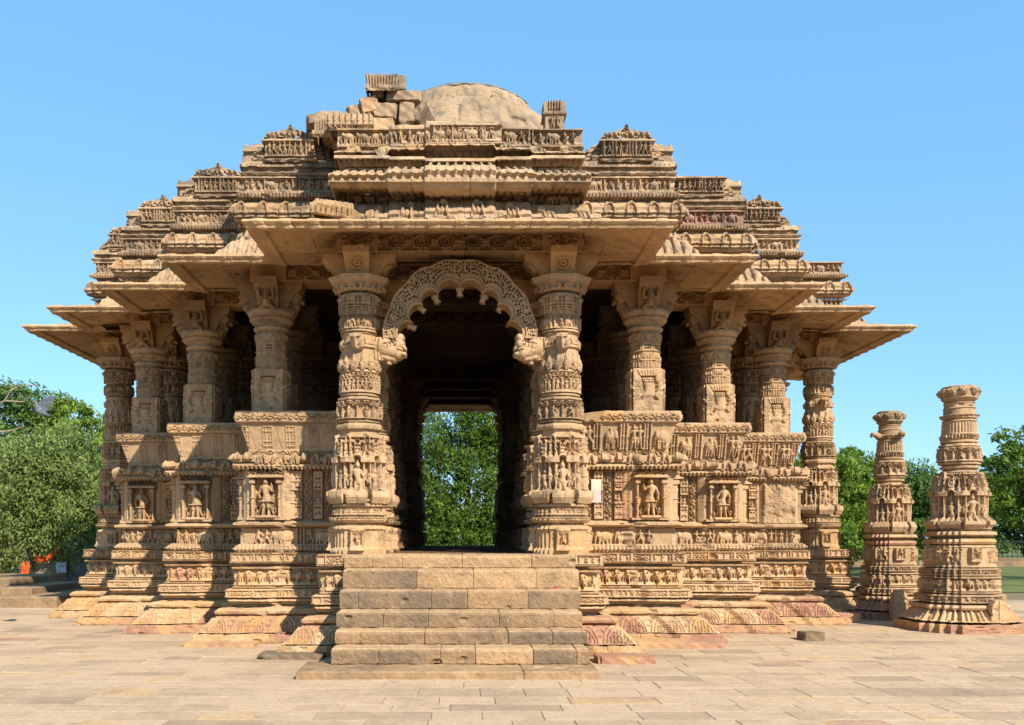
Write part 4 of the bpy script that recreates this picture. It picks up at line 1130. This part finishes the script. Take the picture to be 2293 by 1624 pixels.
# ---- the cusped arch between the front pillars, sprung from beast heads
def arch():
    tips = [(0, 5.715), (.345, 5.60), (.585, 5.42), (.735, 5.14), (.95, 4.90)]
    bul = [.155, .15, .15, .13]
    inn = []
    for (a, b), h in zip(zip(tips, tips[1:]), bul):
        a, b = np.array(a), np.array(b); d = b - a; L = np.hypot(*d); nrm = np.array([-d[1], d[0]]) / L
        if nrm @ np.array([0, 4.9]) - nrm @ a < 0: pass
        nrm = nrm if nrm @ (a - np.array([0, 4.8])) > 0 else -nrm
        for t in np.linspace(0, 1, 26)[:-1]:
            inn.append(a + d * t + nrm * h * math.sqrt(max(0, 1 - (2 * t - 1) ** 2)))
    inn.append(np.array(tips[-1])); inn = np.array(inn)
    out0 = np.array([(0, 6.165), (.25, 6.15), (.45, 6.08), (.62, 6.02), (.74, 5.93), (.84, 5.83), (.93, 5.73), (1.02, 5.62), (1.10, 5.49), (1.14, 5.38), (1.17, 5.28), (1.21, 5.16), (1.235, 5.05), (1.25, 4.90)])
    L = np.concatenate([[0], np.cumsum(np.hypot(*np.diff(out0, axis=0).T))]); m = len(inn)
    s = np.linspace(0, L[-1], m); out = np.stack([np.interp(s, L, out0[:, 0]), np.interp(s, L, out0[:, 1])], -1)
    ctr = np.array([0, 4.7]); dirs = out - ctr; dirs /= np.linalg.norm(dirs, axis=1)[:, None]
    out = out - dirs * .035 + dirs * (.022 * np.abs(np.sin(s / L[-1] * pi * 4)))[:, None]
    inn2 = np.concatenate([inn[::-1] * [-1, 1], inn[1:]]); out2 = np.concatenate([out[::-1] * [-1, 1], out[1:]])
    m2 = len(inn2); ns = 40; up = 3
    tt = np.linspace(0, m2 - 1, m2 * up); I = np.stack([np.interp(tt, np.arange(m2), inn2[:, k]) for k in (0, 1)], -1); O = np.stack([np.interp(tt, np.arange(m2), out2[:, k]) for k in (0, 1)], -1)
    n = len(tt); S = np.linspace(0, 1, ns)[None, :]
    X = I[:, :1] * (1 - S) + O[:, :1] * S; Z = I[:, 1:] * (1 - S) + O[:, 1:] * S
    c = Canvas(1, 1, n, ns)
    h = np.zeros((n, ns)) + .03
    g = np.random.default_rng(3)
    wid = np.hypot(O[:, 0] - I[:, 0], O[:, 1] - I[:, 1]).mean(); arcL = 2 * L[-1]
    xs = np.linspace(0, arcL, n)[:, None]; ys = np.linspace(0, wid, ns)[None, :]
    # leafy piercings over the middle of the band, a plain moulding and a roll along both edges
    pts = []; step = .052
    for a in np.arange(0, arcL, step):
        for b in np.arange(.13, wid - .03, step): pts.append((a + g.uniform(-.014, .014), b + g.uniform(-.014, .014)))
    for (a, b) in pts:
        r = g.uniform(.010, .018); k = g.uniform(.5, 1.6); th = g.uniform(0, pi)
        i0, i1 = np.searchsorted(xs[:, 0], [a - .05, a + .05]); X_ = xs[i0:i1] - a; Y_ = ys - b
        q = ((X_ * cos(th) + Y_ * sin(th)) / r) ** 2 + ((-X_ * sin(th) + Y_ * cos(th)) / (r * k)) ** 2
        h[i0:i1] = np.where(q < 1, -.03, h[i0:i1])
    h += .02 * np.exp(-((ys - .085) / .012) ** 2) + .015 * np.exp(-((ys - (wid - .012)) / .012) ** 2) - .02 * np.exp(-((ys - .055) / .010) ** 2)
    D = .16
    f = np.stack([X, -(D + h), Z], -1); b = np.stack([X[:, ::-1], (D + h)[:, ::-1], Z[:, ::-1]], -1)
    V = np.concatenate([f, b], 1)
    return mesh('arch_band', V, gfaces(n, 2 * ns, True), M['pillar'], .36)
tor = part('cusped_arch', loc=(0, YI[0], 0))
part('arch_band', arch(), (0, YI[0], 0), None, tor)
def pend(c): c.cap(.06, .14, .06, .02, .035, .045, .07); c.rect(.0, .12, .10, .125, .07)
PEND = inflate('pendant', .13, .16, pend, M['pillar'], tone=.5)
for x, z, a in ((0, 5.60, 0), (-.345, 5.49, -25), (.345, 5.49, 25), (-.56, 5.36, -45), (.60, 5.36, 45), (-.70, 5.09, -65)):
    o = part('pendant', PEND, (x, YI[0], z), None, tor); o.rotation_euler = (0, R(a), 0)
def makara(c):
    c.rect(.0, .20, .06, .46, .12); c.cap(.22, .30, .45, .20, .17, .13, .20); c.cap(.42, .30, .50, .34, .12, .10, .19)
    c.cap(.40, .20, .58, .17, .10, .05, .17); c.cap(.46, .36, .52, .46, .09, .07, .17); c.cap(.50, .42, .60, .26, .05, .03, .14)
    c.cap(.20, .12, .40, .08, .06, .05, .14); c.cap(.30, .08, .30, .0, .045, .055, .10)
    for k in range(4): c.arc(.24 + .06 * k, .30 + .02 * k, .05, .014, -1, 2.6, .225 - .01 * k)
    for k in range(3): c.cap(.05 + .06 * k, .08, .06 + .06 * k, .44, .014, .014, .15)
    c.ell(.44, .33, .025, .025, .235); c.cap(.46, .24, .58, .21, .012, .012, .05, mode='sub')
    c.h = np.where(c.h > 0, c.h + .02 * fbm(c.nz, c.nx, 5, 3), 0)
MK = inflate('makara_bracket', .66, .52, makara, M['pillar'], tone=.56)
for sx in (-1, 1):
    o = part('makara_bracket', MK, (sx * 1.10, YI[0] - .05, 4.50), np.diag([-sx, 1]), tor); o.scale = (o.scale[0] * .84, o.scale[1] * .9, .92)

# ------------------------------------------------------------------ freestanding pillars
def free_pillar(x, y, s, label, seed, top=True):
    global G
    G = np.random.default_rng(seed)
    r = empty('freestanding_pillar', (x, y, 0)); tag(r, label, 'pillar', 'freestanding carved pillars')
    def q(n, p, sh, f, tone=.5, nth=192, **k):
        s_ = s * {'foot': .83, 'lotus_course': .83}.get(n, .88 if sh == 'r' else .96)
        me = lathe_mesh(n, [(a * s_, b) for a, b in p], sh, f, M['plinth' if n in ('foot', 'lotus_course') else 'pillar'], nth=nth, tone=tone, **k); return link(n, me, r)
    q('foot', [(1.22, -.01), (1.23, .15), (1.15, .17)], 'r', b_none, .92, bites=8, rough=.012, spread=.03)
    q('lotus_course', [(1.15, .17), (1.05, .22), (.88, .37), (.78, .39)], 'r', b_ribs(.11, .03, .25), .74, bites=8, rough=.012)
    q('torus_moulding', [(.72, .39), (.86, .42), (.89, .46), (.85, .50), (.68, .51)], 'r', b_none, .62, bites=4)
    q('creeper_course', [(.66, .51), (.66, .53), (.77, .545), (.78, .56), (.78, .67), (.76, .69), (.60, .70)], 'r', (b_blocks(.022), 3, 4), .52)
    q('elephant_frieze', [(.60, .70), (.72, .715), (.73, .74), (.66, .75), (.63, .99), (.72, 1.0), (.72, 1.02), (.55, 1.035)], 'r', (b_eleph(.16, .06), 3, 4), .55)
    q('creeper_frieze', [(.55, 1.035), (.55, 1.055), (.68, 1.065), (.68, 1.165), (.66, 1.18), (.56, 1.19)], 'r', (b_blocks(.02), 2, 3), .50)
    q('pedestal', [(.56, 1.19), (.65, 1.205), (.65, 1.235), (.62, 1.245), (.61, 1.57), (.63, 1.58), (.60, 1.61), (.5, 1.62)], 'r', (four(lambda c, cx, w: (ped_paint(c, cx, w), [figure(c, cx + q_, .06, .26, .04) for q_ in (-.42, -.30, .30, .42)])[0]), 3, 4), .66)
    q('roll_moulding', [(.50, 1.62), (.60, 1.635), (.64, 1.68), (.61, 1.73), (.48, 1.75)], 'r', b_none, .86)
    q('base_moulding', [(.48, 1.75), (.48, 1.77), (.60, 1.80), (.64, 1.84), (.63, 1.87), (.50, 1.88), (.50, 1.91), (.54, 1.92), (.53, 2.0), (.44, 2.02)], 'r', [(b_fringe(.06, .012), 1, 3), (b_blocks(.015), 7, 8)], .52, bites=4)
    q('niche_shaft', [(.44, 2.02), (.49, 2.03), (.49, 2.05), (.38, 2.06), (.39, 2.66), (.38, 2.76), (.33, 2.90), (.29, 2.98)], 'o', big_niche, .55, 208)
    q('ring_moulding', [(.29, 2.98), (.34, 3.0), (.33, 3.03), (.28, 3.05), (.35, 3.08), (.36, 3.11), (.29, 3.14)], 'c', b_none, .50, 128)
    q('figure_drum', [(.29, 3.14), (.36, 3.155), (.36, 3.19), (.32, 3.20), (.32, 3.48), (.35, 3.50), (.34, 3.53), (.28, 3.56)], 'o', (b_arcade(.27, .045), 3, 4), .52, 176)
    q('slotted_drum', [(.28, 3.56), (.34, 3.575), (.335, 3.61), (.31, 3.62), (.305, 3.72), (.29, 3.96), (.32, 3.98), (.27, 4.02)], 'c', [(b_ribs(.06, .012), 4, 5), (b_figs(.1, .03, .1, 0), 3, 4)], .50, 160)
    q('bracket_drum', [(.27, 4.02), (.32, 4.035), (.32, 4.10), (.285, 4.11), (.28, 4.22), (.30, 4.23), (.27, 4.25), (.275, 4.32), (.29, 4.33), (.25, 4.35)], 'c', (b_fringe(.09, .02), 1, 2), .48, 128, bites=4)
    q('broken_capital', [(.25, 4.35), (.29, 4.38), (.335, 4.42), (.33, 4.44), (.33, 4.60), (.32, 4.64), (.27, 4.655), (0, 4.66)], 'c', (lambda c: [face_mask(c, .1 + k * .21, .09, .075, .035) for k in range(10)], 3, 4), .30, 128, bites=10, rough=.016)
    return r
fp = free_pillar(9.60, 17.35, 1.0, 'tall freestanding carved pillar on a red stepped base, at the right of the temple', 101)
fp2 = free_pillar(9.50, 19.95, .86, 'shorter freestanding carved pillar with a jutting broken bracket, behind the tall one', 102)
fp2.scale = (1, 1, .975)
jut = link('broken_bracket', inflate('broken_bracket', .30, .16, lambda c: (c.cap(.18, .08, .06, .11, .06, .04, .07), c.cap(.06, .11, .03, .06, .035, .02, .05), c.rect(.15, .30, .03, .11, .06))[0], M['pillar'], tone=.4), fp2, (-.33, -.1, 4.02))
jut2 = link('broken_bracket', inflate('broken_bracket', .26, .16, lambda c: (c.cap(.13, .09, .05, .10, .06, .04, .07), c.rect(.05, .26, .05, .14, .06))[0], M['pillar'], tone=.35), fp2, (.10, -.36, 4.02), rz=R(60))

# ------------------------------------------------------------------ loose stones and steps
def loose(name, x0, x1, y0, y1, z0, z1, tone, label, cat, seed, mat='step', rough=.02, group=None):
    me = rock_mesh(name, x1 - x0, y1 - y0, z1 - z0, M[mat], seed, tone, rough)
    o = link(name, me, None, ((x0 + x1) / 2, (y0 + y1) / 2, z0)); 
    for v in me.vertices: v.co.z += (z1 - z0) / 2
    return tag(o, label, cat, group)
loose('stone_slab', -2.92, -1.98, 12.95, 13.5, -.01, .075, .06, 'grey flat slab lying left of the bottom stair', 'slab', 31)
loose('stone_slab', 1.92, 2.72, 12.5, 13.0, -.01, .10, .92, 'reddish slab lying right of the bottom stair', 'slab', 32, 'plinth')
loose('stone_block', 5.85, 6.2, 15.3, 15.7, -.01, .14, .05, 'pale grey block lying between two red wall feet on the right', 'block', 33)
loose('stone_slab', -4.5, -3.3, 14.45, 15.0, -.01, .05, .80, 'long reddish slab under the wall foot left of the stairs', 'slab', 34, 'plinth')
loose('stone_slab', 2.75, 4.35, 14.25, 15.0, -.01, .09, .84, 'long ochre slab under the wall foot right of the stairs', 'slab', 35, 'plinth')
loose('stone_slab', 7.2, 8.3, 18.6, 19.6, -.01, .2, .82, 'tall rough red slab under the right hand side porch foot', 'slab', 36, 'plinth')
def post(x, y, h, seed, label):
    me = front_mesh('marker_stone', [(.16, .0, 0), (.16, .01, h * .5), (.13, .01, h * .52), (.145, .01, h * .62), (.14, .01, h * .85), (.08, .0, h * .97), (.02, -.05, h)], b_none, M['plinth'], back=.14, tone=.6, rough=.008)
    return tag(link('marker_stone', me, None, (x, y, 0)), label, 'stone')
post(9.85, 16.45, .62, 1, 'small rounded marker stone set upright at the front of the tall freestanding pillar')
post(9.25, 18.95, .66, 2, 'small rounded marker stone before the shorter freestanding pillar')
# low steps at the far left
lp = empty('terrace_steps', (-12.0, 23.0, 0)); tag(lp, 'low grey stone terrace of three steps at the left edge', 'steps')
G = np.random.default_rng(77)
for k, (x1, y0, z0, z1) in enumerate(((-10.1, 22.6, -.02, .28), (-11.1, 23.4, .28, .46), (-12.1, 24.3, .46, .66))):
    me = front_mesh('terrace_step', [(2.2, 0, z0), (2.2, .005, z1 - .03), (2.19, -.02, z1), (2.18, -3.4, z1)], b_none, M['step'], back=3.4, tone=.16, spread=.05, rough=.012, bites=6, jx=(.8, 1.7), res=.03)
    link('terrace_step', me, lp, (x1 - 2.2 + 12.0, y0 - 23.0, 0))
# ------------------------------------------------------------------ petals, birds
mb = MB(); g = np.random.default_rng(9)
for k in range(26):
    a, r = g.uniform(0, 6.28), g.uniform(0, .045); x, y = r * cos(a) * 1.4, r * sin(a); t = g.uniform(0, 6.28)
    z = .004 + .03 * max(0, 1 - r / .045) * g.uniform(.3, 1)
    mb.add([(x, y, z), (x + .02 * cos(t), y + .02 * sin(t), z + .008), (x + .022 * cos(t + .7), y + .022 * sin(t + .7), z + .012), (x + .012 * cos(t + 1.3), y + .012 * sin(t + 1.3), z + .004)], [(0, 1, 2, 3)])
tag(link('flower_petals', mb.build('flower_petals', M['pink']), None, (1.41, yf[4] - .02 - .02, zs[4] + .0)), 'small heap of pink petals lying at the right end of a stair', 'petals')

def pigeon(x, y, z, rz, label, flying=False, pitch=0):
    bm_ = bpy.data.meshes.new('pigeon'); mb = MB()
    sec = [(-.17, .012, .02), (-.12, .03, .022), (-.05, .055, .055), (.02, .062, .065), (.07, .05, .055), (.10, .032, .035), (.13, .033, .034), (.155, .02, .02), (.175, .005, .005)]
    zc = [.02, .015, .0, .0, .02, .055, .075, .07, .062]
    V = [(a, b * cos(2 * pi * k / 12), zc[i] + c_ * sin(2 * pi * k / 12)) for i, (a, b, c_) in enumerate(sec) for k in range(12)]
    mb.add(V, gfaces(len(sec), 12, True)); r = empty('pigeon', (x, y, z)); r.rotation_euler = (0, R(-pitch), R(rz)); tag(r, label, 'pigeon', 'pigeons')
    link('body', mb.build('body', M['pigeon'], True), r, (0, 0, .08 if not flying else 0))
    for sg in (-1, 1):
        wb = MB(); n = 9
        if flying:
            up = [(.06, .04), (.08, .13), (.05, .24), (.0, .32), (-.05, .33), (-.07, .26), (-.09, .17), (-.10, .08), (-.06, .04)]
            for lay in (0, .006): wb.add([(a, sg * b * .45, b * .9 + lay) for a, b in up], [tuple(range(n))])
        else:
            up = [(.08, .03), (.06, .0), (0, -.03), (-.08, -.03), (-.16, -.01), (-.12, .02), (-.05, .045), (.02, .05), (.06, .045)]
            for lay in (0, .006): wb.add([(a, sg * (.058 - .2 * max(0, -a) * .15 + lay), .085 + b) for a, b in up], [tuple(range(n))])
        link('wing', wb.build('wing', M['pigeon']), r)
    if not flying:
        lb = MB()
        for sg in (-1, 1): tube(lb, [(0, sg * .02, .05), (.0, sg * .02, .0)], [.005, .004], 6)
        link('legs', lb.build('legs', M['orange']), r)
    return r
pigeon(-6.9, 14.8, 3.84, 215, 'grey pigeon in flight before the trees at the left', True, 35)
pigeon(3.62, 15.75, 7.62, 120, 'grey pigeon perched on the roof beside the right hand gable')
pigeon(5.62, 17.05, 6.98, 250, 'dark pigeon perched low on the roof tiles, right of the temple')

# ------------------------------------------------------------------ trees
def leaves(name, blobs, n, size, mat, seed, droop=0.0, clump=36, spread=.34, tone_bias=0.0, hang=0.0):
    """a crown of leaf sprays scattered through several lobes, in uneven clumps"""
    g = np.random.default_rng(seed); B = np.array(blobs, float)
    vol = (B[:, 3] * B[:, 4] * B[:, 5]) ** .67; nc = n // clump; pick = g.choice(len(B), size=nc, p=vol / vol.sum())
    d = g.normal(size=(nc, 3)); d /= np.linalg.norm(d, axis=1)[:, None]
    rad = g.random(nc) ** .3
    C = B[pick, :3] + d * B[pick, 3:6] * (rad * g.uniform(.82, 1.1, nc))[:, None]
    ct = np.clip(g.normal(.5 + tone_bias, .16, nc), 0, 1); cr = spread * g.uniform(.6, 1.5, nc)
    k = np.repeat(np.arange(nc), clump); m = len(k)
    e = g.normal(size=(m, 3)); e[:, 2] = np.abs(e[:, 2]) * .9 - .25; e /= np.linalg.norm(e, axis=1)[:, None]
    p = C[k] + e * (cr[k] * g.uniform(.55, 1.05, m))[:, None] * np.array([1.15, 1.15, .85])
    if droop: p[:, 2] -= droop * cr[k] * g.random(m) ** 2 * 1.6
    p[:, 2] = np.maximum(p[:, 2], .15 + .3 * g.random(m))
    a = g.normal(size=(m, 3)); a[:, 2] -= hang; a /= np.linalg.norm(a, axis=1)[:, None]
    up = np.array([0, 0, 1.0]) + .9 * g.normal(size=(m, 3)) + .35 * d[k]
    b = np.cross(a, up); b /= np.linalg.norm(b, axis=1)[:, None] + 1e-6
    s = (size * g.uniform(.6, 1.35, m))[:, None]
    V = np.stack([p - a * s, p + b * s * .36, p + a * s, p - b * s * .36], 1)
    t = np.repeat(np.clip(ct[k] + g.normal(0, .12, m), 0, 1), 4)
    return mesh(name, V.reshape(-1, 3), np.arange(m * 4).reshape(-1, 4), mat, t)

def trunk(name, base, tips, r, mat, seed, limbs=True):
    mb = MB(); g = np.random.default_rng(seed); b = Vector(base)
    for q, tp in enumerate(tips):
        tp = Vector(tp); pts, rad = [], []
        for k in range(8):
            f = k / 7; p = b.lerp(tp, f); bow = sin(f * pi) * .12 * (tp - b).length
            p += Vector((g.normal() * .12 * f + bow * .2 * (-1) ** q, g.normal() * .1 * f, bow * .5 * (f > .2)))
            pts.append(p); rad.append(r * (1 - .82 * f) * (1.5 if k == 0 else 1) * (1 if q == 0 else .7))
        tube(mb, pts, rad, 9)
        for j in range(3):
            s = pts[3 + j]; e = s + Vector((g.normal() * 1.1, g.normal() * 1.1, abs(g.normal()) * .9 + .2))
            tube(mb, [s, s.lerp(e, .5) + Vector((g.normal() * .1, 0, .1)), e], [rad[3 + j] * .6, rad[3 + j] * .4, rad[3 + j] * .12], 6)
    return mb.build(name, mat, True)

def tree(label, loc, blobs, tips, r, n, size, leaf, seed, bark='bark', group=None, **k):
    t = empty('tree', loc); tag(t, label, 'tree', group)
    link('trunk', trunk('trunk', (0, 0, -.1), tips, r, M[bark], seed), t)
    link('crown', leaves('crown', blobs, n, size, M[leaf], seed, **k), t)
    return t
tree('broad feathery green tree with drooping sprays in front of the others at the left', (-13.9, 30.5, 0),
     [(0, 0, 3.0, 2.3, 2.2, 2.3), (-1.6, -.3, 2.5, 2.0, 1.8, 1.9), (1.3, -.2, 2.2, 1.35, 1.6, 1.55), (.2, 0, 4.4, 1.6, 1.5, 1.35), (-1.6, .2, 4.0, 1.3, 1.3, 1.2), (-3.4, 0, 3.0, 1.6, 1.6, 2.1), (1.7, .2, 3.6, .8, 1.0, .8)],
     [(.3, 0, 4.5), (-1.6, .2, 4), (1.4, 0, 3.4)], .34, 80000, .07, 'leaf_a', 21, droop=1.3, spread=.30, hang=.8, clump=110)
tree('bright green leafy tree rising behind the drooping tree, beside the left corner pillar', (-18.2, 43, 0),
     [(0, 0, 6.4, 2.3, 2, 1.9), (1.5, 0, 7.3, 1.3, 1.3, 1.1), (-1.2, 0, 7.4, 1.4, 1.3, 1.1), (2.6, .2, 5.6, 1.5, 1.5, 1.8), (.2, 0, 4, 3, 2, 2.2), (3.4, 0, 7.2, 1.2, 1.2, 1.1), (4.6, 0, 6.2, 1.3, 1.3, 1.6)],
     [(0, 0, 6.5), (2, 0, 6.6), (-1.4, 0, 6.6)], .28, 26000, .12, 'leaf_b', 22, spread=.5, tone_bias=.15, clump=120)
tree('darker green tree with an uneven top at the left edge', (-21.6, 42, 0),
     [(0, 0, 7.2, 1.9, 2, 1.5), (-2.2, 0, 6.6, 2.0, 2, 1.7), (.8, 0, 8.2, 1.1, 1.1, .8), (-1, 0, 4.2, 3.2, 2, 2.4), (1.9, 0, 7.6, .9, .9, .8)],
     [(0, 0, 7.2), (-2, 0, 6.8), (1, 0, 7.9)], .28, 20000, .12, 'leaf_c', 23, spread=.5, tone_bias=.3, clump=120)
# bare pale branches of a dead tree
dead = empty('bare_tree', (-18.7, 34.5, 0)); dead.scale = (.8, .8, .9); tag(dead, 'leafless pale grey branches standing among the trees at the left edge', 'tree')
mb = MB()
def branch(pts, r0): tube(mb, pts, list(np.linspace(r0, r0 * .25, len(pts))), 7)
branch([(0, 0, 0), (.1, 0, 2.5), (.0, 0, 4.6), (.25, 0, 5.5), (.55, 0, 6.1)], .14)
branch([(.25, 0, 5.4), (.2, 0, 6.0), (-.35, 0, 6.6), (-.7, 0, 6.9)], .09); branch([(.55, 0, 6.05), (1.2, 0, 6.45), (1.9, 0, 6.5), (2.6, 0, 6.7)], .07)
branch([(.2, 0, 6.0), (.6, 0, 6.9), (.9, .2, 7.6), (1.5, .2, 7.8), (1.9, 0, 8.2), (2.0, 0, 8.5)], .075); branch([(1.5, .2, 7.8), (2.4, .2, 7.75), (2.9, 0, 8.1)], .045)
branch([(.6, 0, 6.9), (.2, 0, 7.3), (.05, 0, 7.9), (-.2, 0, 8.6)], .05); branch([(1.9, 0, 8.2), (2.5, 0, 8.5), (3.2, 0, 8.4)], .035); branch([(1.2, 0, 6.45), (1.3, 0, 6.9), (1.2, 0, 7.2)], .04)
branch([(-.35, 0, 6.6), (-.5, 0, 7.4), (-.8, 0, 8.4)], .05)
link('trunk', mb.build('trunk', M['pale_bark'], True), dead)
tree('leafy tree with hanging sprays seen through the doorway', (.2, 46, 0),
     [(0, 0, 4.6, 3.4, 2.2, 2.6), (-2.2, -.5, 3.2, 2, 1.6, 2.2), (2.2, -.4, 3.0, 2, 1.6, 2.2), (0, -1, 2.0, 2.6, 1.4, 1.7), (-.6, 0, 7.4, 3, 2, 2.2), (1.8, 0, 6.9, 2, 1.8, 2), (0, -.8, .9, 3, 1.2, .8)],
     [(0, 0, 6), (-1.6, 0, 5), (1.6, 0, 5)], .3, 66000, .10, 'leaf_b', 24, droop=1.5, spread=.44, hang=.7, tone_bias=-.3, clump=150)
tree('tall loose tree with open branches at the right edge', (24.2, 37.5, 0),
     [(0, 0, 4.6, 1.9, 1.8, 1.5), (-1.4, 0, 4.0, 1.3, 1.3, 1.4), (1.7, 0, 5.2, 1.6, 1.6, 1.4), (-1.3, 0, 5.6, .8, .8, .55), (.2, 0, 6.3, .9, .9, .55), (1.4, 0, 6.8, .9, .9, .6), (-.4, 0, 2.8, 2.0, 1.6, 1.0), (2.6, 0, 3.2, 1.6, 1.5, 1.3)],
     [(0, 0, 5.6), (1.6, 0, 6.2), (-1.3, 0, 5.2)], .2, 15000, .12, 'leaf_b', 25, spread=.4, tone_bias=-.1, clump=70)
BT = [('bushy green tree showing between the right corner pillar and the parapet', 17.8, 46, 1.0, 22), ('green tree between the right corner pillar and the shorter freestanding pillar', 20.6, 48, 1.02, 27),
      ('green tree between the two freestanding pillars', 24.9, 50, .93, 28)]
proto = None
for q, (lab, x, y, sc_, sd) in enumerate(BT):
    tree(lab, (x, y, 0), [(0, 0, 3.6 * sc_, 2.0, 1.8, 1.7), (-1.2, 0, 4.7 * sc_, 1.2, 1.2, 1.0), (1.1, 0, 4.9 * sc_, 1.2, 1.2, 1.0), (0.1, 0, 5.5 * sc_, .9, .9, .8), (0, 0, 1.8, 2.4, 1.6, 1.6)],
         [(0, 0, 4.6), (1, 0, 4.6), (-1.1, 0, 4.4)], .18, 14000, .14, ('leaf_b', 'leaf_b', 'leaf_c')[q], sd, spread=.5, tone_bias=(.0, .0, .3)[q], clump=100)
far = tree('distant dark trees closing the view beyond the lawn', (36, 66, 0), [(0, 0, 3.2, 3.4, 2, 2.2), (-2, 0, 4.6, 1.8, 1.6, 1.3), (1.8, 0, 4.9, 2, 1.6, 1.4), (0, 0, 1.3, 4.2, 1.6, 1.2)],
     [(0, 0, 4), (-2, 0, 4), (2, 0, 4.2)],   .25, 12000, .2, 'leaf_c', 29, spread=.8, clump=120, group='distant trees beyond the lawn')
for x, y, k in ((29, 63, .95), (43, 68, 1.1), (50, 66, 1.0), (24, 64, .8), (-26, 62, 1.0), (-33, 60, 1.1), (-20, 66, .9), (-13, 64, .9), (13, 64, .85)):
    c = far.copy(); sc.collection.objects.link(c); c.location = (x, y, 0); c.scale = (k, k, k); c.rotation_euler = (0, 0, x)
    for ch in list(far.children):
        d = ch.copy(); sc.collection.objects.link(d); d.parent = c
# hedge-like ground scrub and grass verge behind the lawn
# ------------------------------------------------------------------ shrine at the foot of the left tree
sh = empty('shrine_trunk', (-13.6, 30.2, 0)); tag(sh, 'old pale tree stump with spreading roots wrapped in orange cloth, at the left', 'stump')
mb = MB()
def stump_ring(z): return [((.62 - .2 * z + (.35 * (1 - z) ** 3 * (.5 + .5 * cos(5 * a + 1)) if z < 1 else 0)) * cos(a), (.5 - .15 * z + .25 * max(0, 1 - z) ** 3) * sin(a), z * 1.5) for a in np.linspace(0, 2 * pi, 40, endpoint=False)]
zz = np.linspace(0, 1.2, 14); mb.add([p for z in zz for p in stump_ring(z)], gfaces(14, 40, True))
link('trunk', mb.build('trunk', M['pale_bark'], True), sh)
def cloth(name, pts, w_, seed, vertical=False):
    g = np.random.default_rng(seed); n = 30; m = 9; P_ = np.array(pts, float); t = np.linspace(0, len(P_) - 1, n)
    C = np.stack([np.interp(t, range(len(P_)), P_[:, k]) for k in range(3)], -1); V = []
    for i in range(n):
        for j in range(m):
            f = (j / (m - 1) - .5); wob = .035 * sin(i * .9 + j * 1.7) + .03 * sin(j * 2.4)
            V.append(C[i] + (np.array([f * w_, -wob, 0]) if vertical else np.array([0, -wob, f * w_])))
    return mesh(name, V, gfaces(n, m), M['orange'], .5, True)
def clothob(me, loc, label):
    o = link('orange_cloth', me, None, loc); s_ = o.modifiers.new('thick', 'SOLIDIFY'); s_.thickness = .012
    return tag(o, label, 'cloth')
clothob(cloth('orange_cloth', [(-.55, -.12, 1.18), (-.2, -.6, 1.05), (.2, -.62, 1.1), (.45, -.45, 1.45), (.62, -.3, 2.0)], .17, 1), (-13.6, 30.1, 0), 'orange cloth tied across the pale tree stump')
clothob(cloth('orange_cloth', [(-.05, 0, .95), (-.02, -.1, .6), (.03, -.12, .3), (0, -.2, .02)], .26, 2, True), (-14.15, 29.5, 0), 'orange cloth hanging down to the ground beside the pale tree stump')
wsh = link('painted_rock', rock_mesh('painted_rock', 1.05, .8, 1.65, M['whitewash'], 55, .5, .16), None, (-12.45, 30.3, .78)); tag(wsh, 'lumpy rock daubed with peeling white paint beside the tree stump', 'rock')
nb = empty('notice_board', (-13.02, 29.45, .62)); tag(nb, 'small square pale notice board leaning on the tree stump', 'sign')
link('panel', box_mesh('panel', -.17, .17, -.012, .012, 0, .34, M['notice']), nb); link('frame', front_mesh('frame', [(.185, .0, -.015), (.185, .008, -.012), (.185, .008, -.002), (.185, 0, 0)], b_none, M['bark'], back=.02, bites=0), nb)
# old stones heaped behind the terrace at the left
for k, (x, y, a, b, c_) in enumerate(((-16.9, 31.5, 1.5, .5, .32), (-16.0, 31.9, 1.1, .5, .30), (-16.6, 31.7, 1.2, .4, .28), (-15.6, 32.3, .8, .5, .34))):
    loose('old_stone', x - a / 2, x + a / 2, y - b / 2, y + b / 2, (0, 0, .30, 0)[k], (0, 0, .30, 0)[k] + c_, .5, ('long weathered stone lying flat in the shade behind the terrace steps', 'squared weathered stone second from the left in the shade of the trees', 'weathered stone laid across two others in the shade behind the terrace', 'weathered stone nearest the orange cloth in the shade of the trees')[k], 'stone', 60 + k, 'wall', .05)
# ------------------------------------------------------------------ railing far right
rl = empty('railing', (30, 56, 0)); tag(rl, 'dark iron railing on a low wall beyond the lawn at the right', 'railing')
link('low_wall', front_mesh('low_wall', [(11, 0, -.1), (11, .01, .38), (11, .04, .40), (11, .04, .48), (11, -.2, .5)], b_none, M['step'], back=.25, tone=.2, bites=2, res=.08), rl)
for z in (.62, 1.5):
    mb = MB(); tube(mb, [(-11, 0, z), (11, 0, z)], [.025, .025], 6); link('rail', mb.build('rail', M['iron']), rl)
for k in range(74):
    mb = MB(); x = -11 + k * .3; tube(mb, [(x, 0, .48), (x, 0, 1.62), (x, 0, 1.72)], [.016, .016, .003], 5); link('bar', mb.build('bar', M['iron']), rl)
